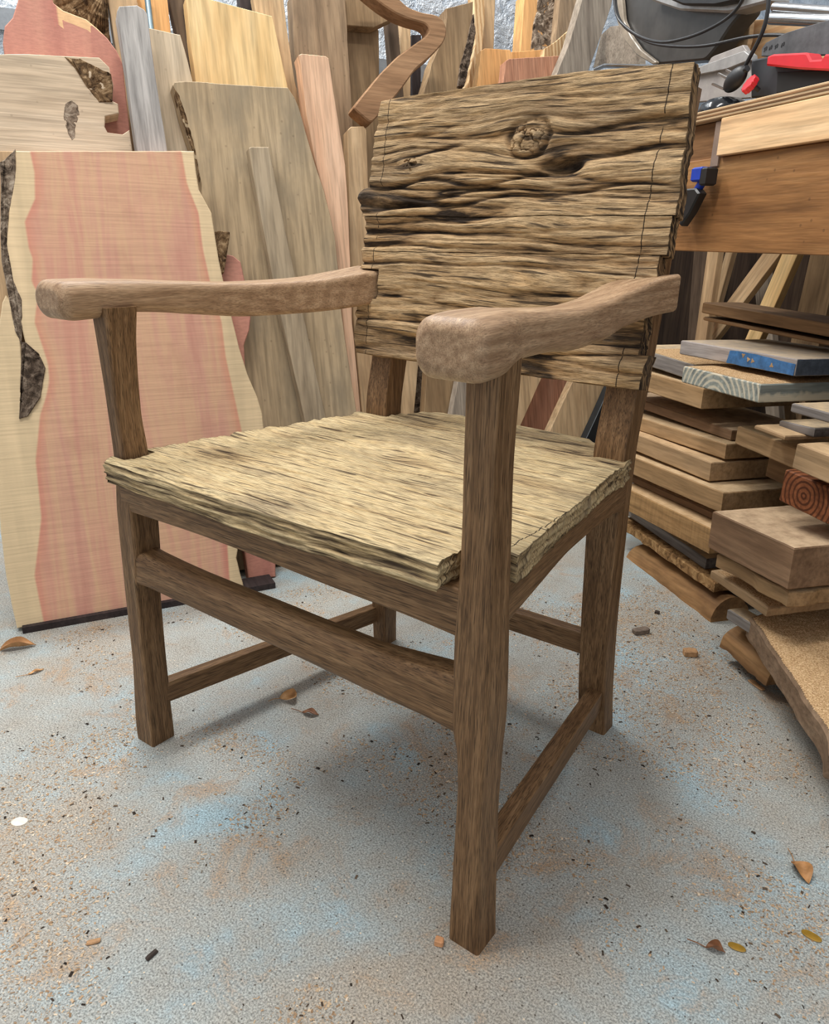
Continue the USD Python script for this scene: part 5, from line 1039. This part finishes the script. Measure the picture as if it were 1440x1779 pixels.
def sawdust_material():
    N = {"g": ("geometry", {}), "n": ("noise_texture", {"scale": 420.0, "detail": 3.0, "roughness": 0.75}), "r": ("rgb_ramp", {"ramp": [(0.34, lin((150, 112, 76))), (0.5, lin((204, 168, 124))), (0.64, lin((236, 208, 168)))]}),
         "b": ("bump", {"strength": 1.0, "distance": 0.0025}), "p": ("principled_bsdf", {"roughness": 0.9, "specular_ior_level": 0.1})}
    return usdkit.material(stage, "/World/Looks/sawdust", N, [("g.position", "n.vector"), ("n.fac", "r.fac"), ("r.color", "p.base_color"), ("n.fac", "b.height"), ("b.normal", "p.normal")], surface="p.BSDF")
M["sawdust"] = sawdust_material()
def dust_layer(poly, z, label, seed, amp=.0022, M_=None, res=.0022):
    P = sg.Polygon(poly); x0, y0, x1, y1 = P.bounds
    gx, gy = np.meshgrid(np.arange(x0, x1 + res, res), np.arange(y0, y1 + res, res)); nv, nu = gx.shape
    from shapely import contains_xy, distance, points
    ins = contains_xy(P, gx, gy); dd = distance(P.exterior, points(np.stack([gx, gy], -1).reshape(-1, 2))).reshape(gx.shape)
    h = amp * (meshkit.fbm(np.stack([gx * 90, gy * 90, gx * 0], -1), 4, seed)) * 1.6 * np.clip(dd / .012, 0, 1) + .0002
    V = np.stack([gx, gy, z + h], -1).reshape(-1, 3); idx = np.arange(nv * nu).reshape(nv, nu); k = ins[:-1, :-1] & ins[1:, 1:] & ins[:-1, 1:] & ins[1:, :-1]
    a, b, c, d = idx[:-1, :-1][k], idx[:-1, 1:][k], idx[1:, 1:][k], idx[1:, :-1][k]
    F = np.vstack([np.stack([a, b, c], 1), np.stack([a, c, d], 1)]); u = np.unique(F); r = -np.ones(nv * nu, int); r[u] = np.arange(len(u))
    obj("sawdust", (V[u], r[F]), M["sawdust"], M=M_, smooth=True, label=label, cat="sawdust", kind="stuff")
ip = mitre(bp_ if sg.Polygon(bp_).exterior.is_ccw else bp_[::-1], .004)
dust_layer(ip, zt, "thick sawdust covering the big front plank", 3)
for s in DATA["stack"]:
    if s["n"] in ("ring_end", "mid_long", "grey_left"):
        x = np.array(s["x"]); y = np.cross([0, 0, 1.0], x); y /= np.linalg.norm(y); z = np.cross(x, y)
        dust_layer([(.006, .005), (s["L"] - .006, .005), (s["L"] - .006, s["dep"] - .01), (.006, s["dep"] - .01)], 0, {"ring_end": "sawdust on top of the ringed offcut", "mid_long": "sawdust on the pale plank below the large block", "grey_left": "sawdust on the dusty grey offcut"}[s["n"]], 5, .0014, mat4(s["tl"], x, y, z))
# sticks standing in the dark behind the stack
def stick(p0, p1, w, th, mat, label):
    p0, p1 = np.array(p0, float), np.array(p1, float); L = np.linalg.norm(p1 - p0); u = (p1 - p0) / L
    s = be - u * (be @ u); s /= np.linalg.norm(s); n = np.cross(s, u); m = extrude([(-w / 2, 0), (w / 2, 0), (w / 2, L), (-w / 2, L)], th, .001)
    obj("timber_batten", m, M[mat], M=mat4(p0, s, u, n), label=label, cat="batten", group="battens standing behind the bench")
def BP(s, o, z): q = bo + be * s + bnn * o; return (q[0], q[1], z)
for args in STICKS: stick(BP(*args[0]), BP(*args[1]), *args[2:])

# ------------------------------------------------------------------ small things on the floor
def leaf(name, c, rz, L, W, curl, lift, mat, label, cat="dry leaf", tiltx=0.0):
    s, t = np.meshgrid(np.linspace(0, 1, 26), np.linspace(-1, 1, 13)); w = W / 2 * np.sin(np.pi * s ** .8) ** .8 * (1 + .05 * np.sin(s * 11)); x = (s - .5) * L; y = t * w
    z = curl * (t ** 2) * w + lift * np.sin(np.pi * s) + .0012 * np.sin(s * 9 + t * 3); y = y * (1 - .35 * min(1, curl) * np.abs(t))
    top = np.stack([x, y, z], -1).reshape(-1, 3); bot = top - [0, 0, .0004]; n = len(top); idx = np.arange(n).reshape(s.shape)
    a, b, cc, d = idx[:-1, :-1].ravel(), idx[:-1, 1:].ravel(), idx[1:, 1:].ravel(), idx[1:, :-1].ravel()
    F = np.vstack([np.stack([a, b, cc], 1), np.stack([a, cc, d], 1)]); m = trimesh.Trimesh(np.vstack([top, bot]), np.vstack([F, F[:, ::-1] + n]), process=False)
    R = trimesh.transformations.euler_matrix(tiltx, 0, rz); m.apply_transform(R); m.apply_translation((0, 0, -m.bounds[0, 2])); 
    t_ = thing(name, label, cat, mat4((c[0], c[1], .0006)))
    obj("blade", m, M[mat], t_, smooth=True)
    v = (np.c_[[[-.5 * L, 0, .001], [-.5 * L - .010, .002, .002], [-.5 * L - .02, .001, .004]], [1, 1, 1]] @ R.T)[:, :3]; v[:, 2] -= v[:, 2].min() - .001
    obj("stalk", tube(v, .0006, 6), M[mat], t_)
M["leafA"] = plain("leaf_tan", (170, 124, 78), .6, 0, .25, 60); M["leafB"] = plain("leaf_brown", (138, 92, 60), .6, 0, .25, 60); M["leafC"] = plain("leaf_straw", (196, 152, 104), .6, 0, .2, 60)
leaf("dry_leaf", (-.405, .022), 1.0, .06, .032, .8, .004, "leafA", "curled tan leaf on the floor at the left edge, by the pink slab")
leaf("dry_leaf", (.099, .222), 1.2, .032, .026, 1.0, .012, "leafC", "upright curled leaf on the floor beneath the chair", tiltx=.9)
leaf("dry_leaf", (.165, .208), .4, .028, .014, .4, .003, "leafB", "small flat reddish leaf beneath the chair, right of the upright one")
leaf("dry_leaf", (.874, .343), -.9, .034, .028, .5, .004, "leafA", "broad brown leaf on the floor at the right")
leaf("dry_leaf", (-.30, .0), 1.4, .026, .008, .4, .001, "leafC", "thin pale leaf on the floor left of the front leg")
leaf("leaf_scrap", (.819, .166), .3, .020, .014, 1.0, .003, "dkscrap" if "dkscrap" in M else "leafB", "dark crumpled leaf scrap at the lower right", "leaf scrap")
M["amber"] = plain("amber_drop", (156, 122, 48), .2, 0, .2, 60)
for c, r, l in (((.901, .252), .009, "amber resin drop on the floor, lower right"), ((.837, .185), .008, "amber resin drop on the floor near the dark leaf scrap")):
    a = np.linspace(0, 2 * np.pi, 24, endpoint=False); rr = r * (1 + .2 * np.sin(2 * a + r * 900)); e_ = extrude(np.stack([rr * np.cos(a), .75 * rr * np.sin(a)], 1), .0022, .001); e_.apply_translation((0, 0, .0022)); obj("resin_drop", e_, M["amber"], M=mat4((*c, 0)), label=l, cat="resin drop")
def chunk(name, c, size, rz, mat, label, cat, seed):
    p = densify(np.array([(-1, -.8), (-.8, -1), (.7, -1), (1, -.6), (1, .8), (.8, 1), (-.6, 1), (-1, .7)] if name != 'paint_flake' else [(math.cos(q) , math.sin(q)) for q in np.linspace(0, 6.28, 14)[:-1]]) * np.array(size[:2]) / 2, .006, .0012, seed); m = extrude(p, size[2], .001); m.apply_translation((0, 0, size[2])); m.apply_transform(trimesh.transformations.euler_matrix(0, 0, rz)); m.vertices[:, :] += (meshkit.fbm(m.vertices * 120, 2, seed)[:, None] - .5) * .002 * (m.vertices[:, 2:] > .001)
    obj(name, m, M[mat], M=mat4((c[0], c[1], 0)), label=label, cat=cat)
M["chipA"] = plain("chip_tan", (176, 136, 96), .7, 0, .2, 80); M["chipB"] = plain("chip_grey", (112, 98, 86), .8, 0, .3, 80); M["chipC"] = plain("chip_dark", (58, 48, 42), .8, 0, .2, 80); M["chipD"] = plain("chip_orange", (206, 150, 106), .7, 0, .15, 80); M["chipE"] = plain("chip_white", (226, 220, 208), .6, 0, .1, 80)
chunk("wood_chunk", (.494, .813), (.034, .016, .010), .9, "chipB", "grey-brown wood chunk on the floor right of the rear leg", "wood chunk", 1)
chunk("wood_chunk", (.599, .789), (.026, .018, .011), .6, "chipA", "small tan wood block on the floor near the stack", "wood chunk", 2)
chunk("wood_chunk", (.491, .917), (.010, .008, .006), .2, "chipC", "tiny dark crumb on the floor right of the chair", "wood chunk", 3)
chunk("wood_chunk", (.572, -.012), (.010, .009, .008), .4, "chipD", "small orange wood chip beside the nearest front leg", "wood chunk", 4)
chunk("paint_flake", (.029, -.199), (.022, .016, .001), .5, "chipE", "round whitish flake on the floor at the lower left", "flake", 5)
chunk("wood_chunk", (.27, -.241), (.014, .006, .003), .9, "chipA", "pale splinter on the floor at the lower left", "wood chunk", 6)
chunk("wood_chunk", (.334, -.212), (.014, .005, .004), 1.6, "chipC", "dark sliver on the floor at the lower left", "wood chunk", 7)
chunk("bark_scrap", (.726, .757), (.034, .010, .003), -.6, "chipA", "curved bark scrap on the floor beside the half-round log", "bark scrap", 8)
# loose shavings, dust flakes and dark grit: nobody could count them
def flakes(n, smin, smax, thr, seed, dark=False):
    r = np.random.default_rng(seed); P = np.stack([r.uniform(-.75, 1.05, n * 9), r.uniform(-.45, 1.3, n * 9)], 1)
    d = meshkit.fbm(np.c_[P * 5.5, np.full(len(P), .5)], 5, 21) + .30 * np.exp(-((P[:, 0] - .62) / .2) ** 2 - ((P[:, 1] - .80) / .22) ** 2)
    k = r.uniform(0, 1, len(P)) < np.clip((d - thr) / .12, .02, 1) ** 1.5; P = P[k]
    for (qx, qy, qr) in ((.02, .02, .035), (.594, .02, .035), (.545, .468, .035), (.111, .468, .035)): P = P[np.hypot(P[:, 0] - qx, P[:, 1] - qy) > qr]
    side = (P - np.array([.339, 1.216])) @ np.array([.626, .78]); P = P[(side < -.07) & ((P[:, 0] + .467) * .888 - (P[:, 1] - .052) * .459 > .035)][:n]; n = len(P)
    a = r.uniform(0, 2 * np.pi, n); L = smin + (smax - smin) * r.uniform(0, 1, n) ** 5; W = L * r.uniform(.25, .7, n); ca, sa = np.cos(a), np.sin(a)
    lift = r.uniform(.05, .28, n) * W
    loc = np.array([(-.5, -.5, 0), (0, -.42, 1), (.5, -.5, .1), (.5, .5, .3), (0, .42, 1.2), (-.5, .5, .1)])
    V = np.zeros((n, 6, 3)); V[..., 0] = P[:, :1] + loc[:, 0] * L[:, None] * ca[:, None] - loc[:, 1] * W[:, None] * sa[:, None]; V[..., 1] = P[:, 1:] + loc[:, 0] * L[:, None] * sa[:, None] + loc[:, 1] * W[:, None] * ca[:, None]; V[..., 2] = .0003 + loc[:, 2] * lift[:, None]
    F = np.array([(0, 1, 4), (0, 4, 5), (1, 2, 3), (1, 3, 4)]); F = (F[None] + 6 * np.arange(n)[:, None, None]).reshape(-1, 3)
    return (V.reshape(-1, 3), F), np.repeat(r.uniform(0, 1, n), 6)[:, None] * np.ones((1, 3))
def flake_material(name, ramp):
    N = {"g": ("attribute", {"attribute": "wc"}), "sx": ("separate_xyz", {}), "r": ("rgb_ramp", {"ramp": ramp}), "p": ("principled_bsdf", {"roughness": 0.8, "specular_ior_level": 0.15})}
    return usdkit.material(stage, "/World/Looks/" + name, N, [("g.vector", "sx.vector"), ("sx.x", "r.fac"), ("r.color", "p.base_color")], surface="p.BSDF")
fm, fw = flakes(90000, .0005, .0050, .50, 31)
obj("wood_shavings", fm, flake_material("shavings", [(0, lin((142, 116, 90))), (.4, lin((178, 150, 120))), (.85, lin((200, 176, 146))), (1, lin((222, 206, 184)))]), smooth=False, wc=fw, label="loose wood shavings scattered over the blue-grey floor", cat="shavings", kind="stuff")
fm, fw2 = flakes(6000, .0006, .0065, .44, 41)
obj("dark_grit", fm, flake_material("grit", [(0, lin((40, 34, 30))), (.6, lin((74, 62, 52))), (1, lin((112, 96, 80)))]), smooth=False, wc=fw2, label="dark grit and bark crumbs scattered over the floor", cat="grit", kind="stuff")
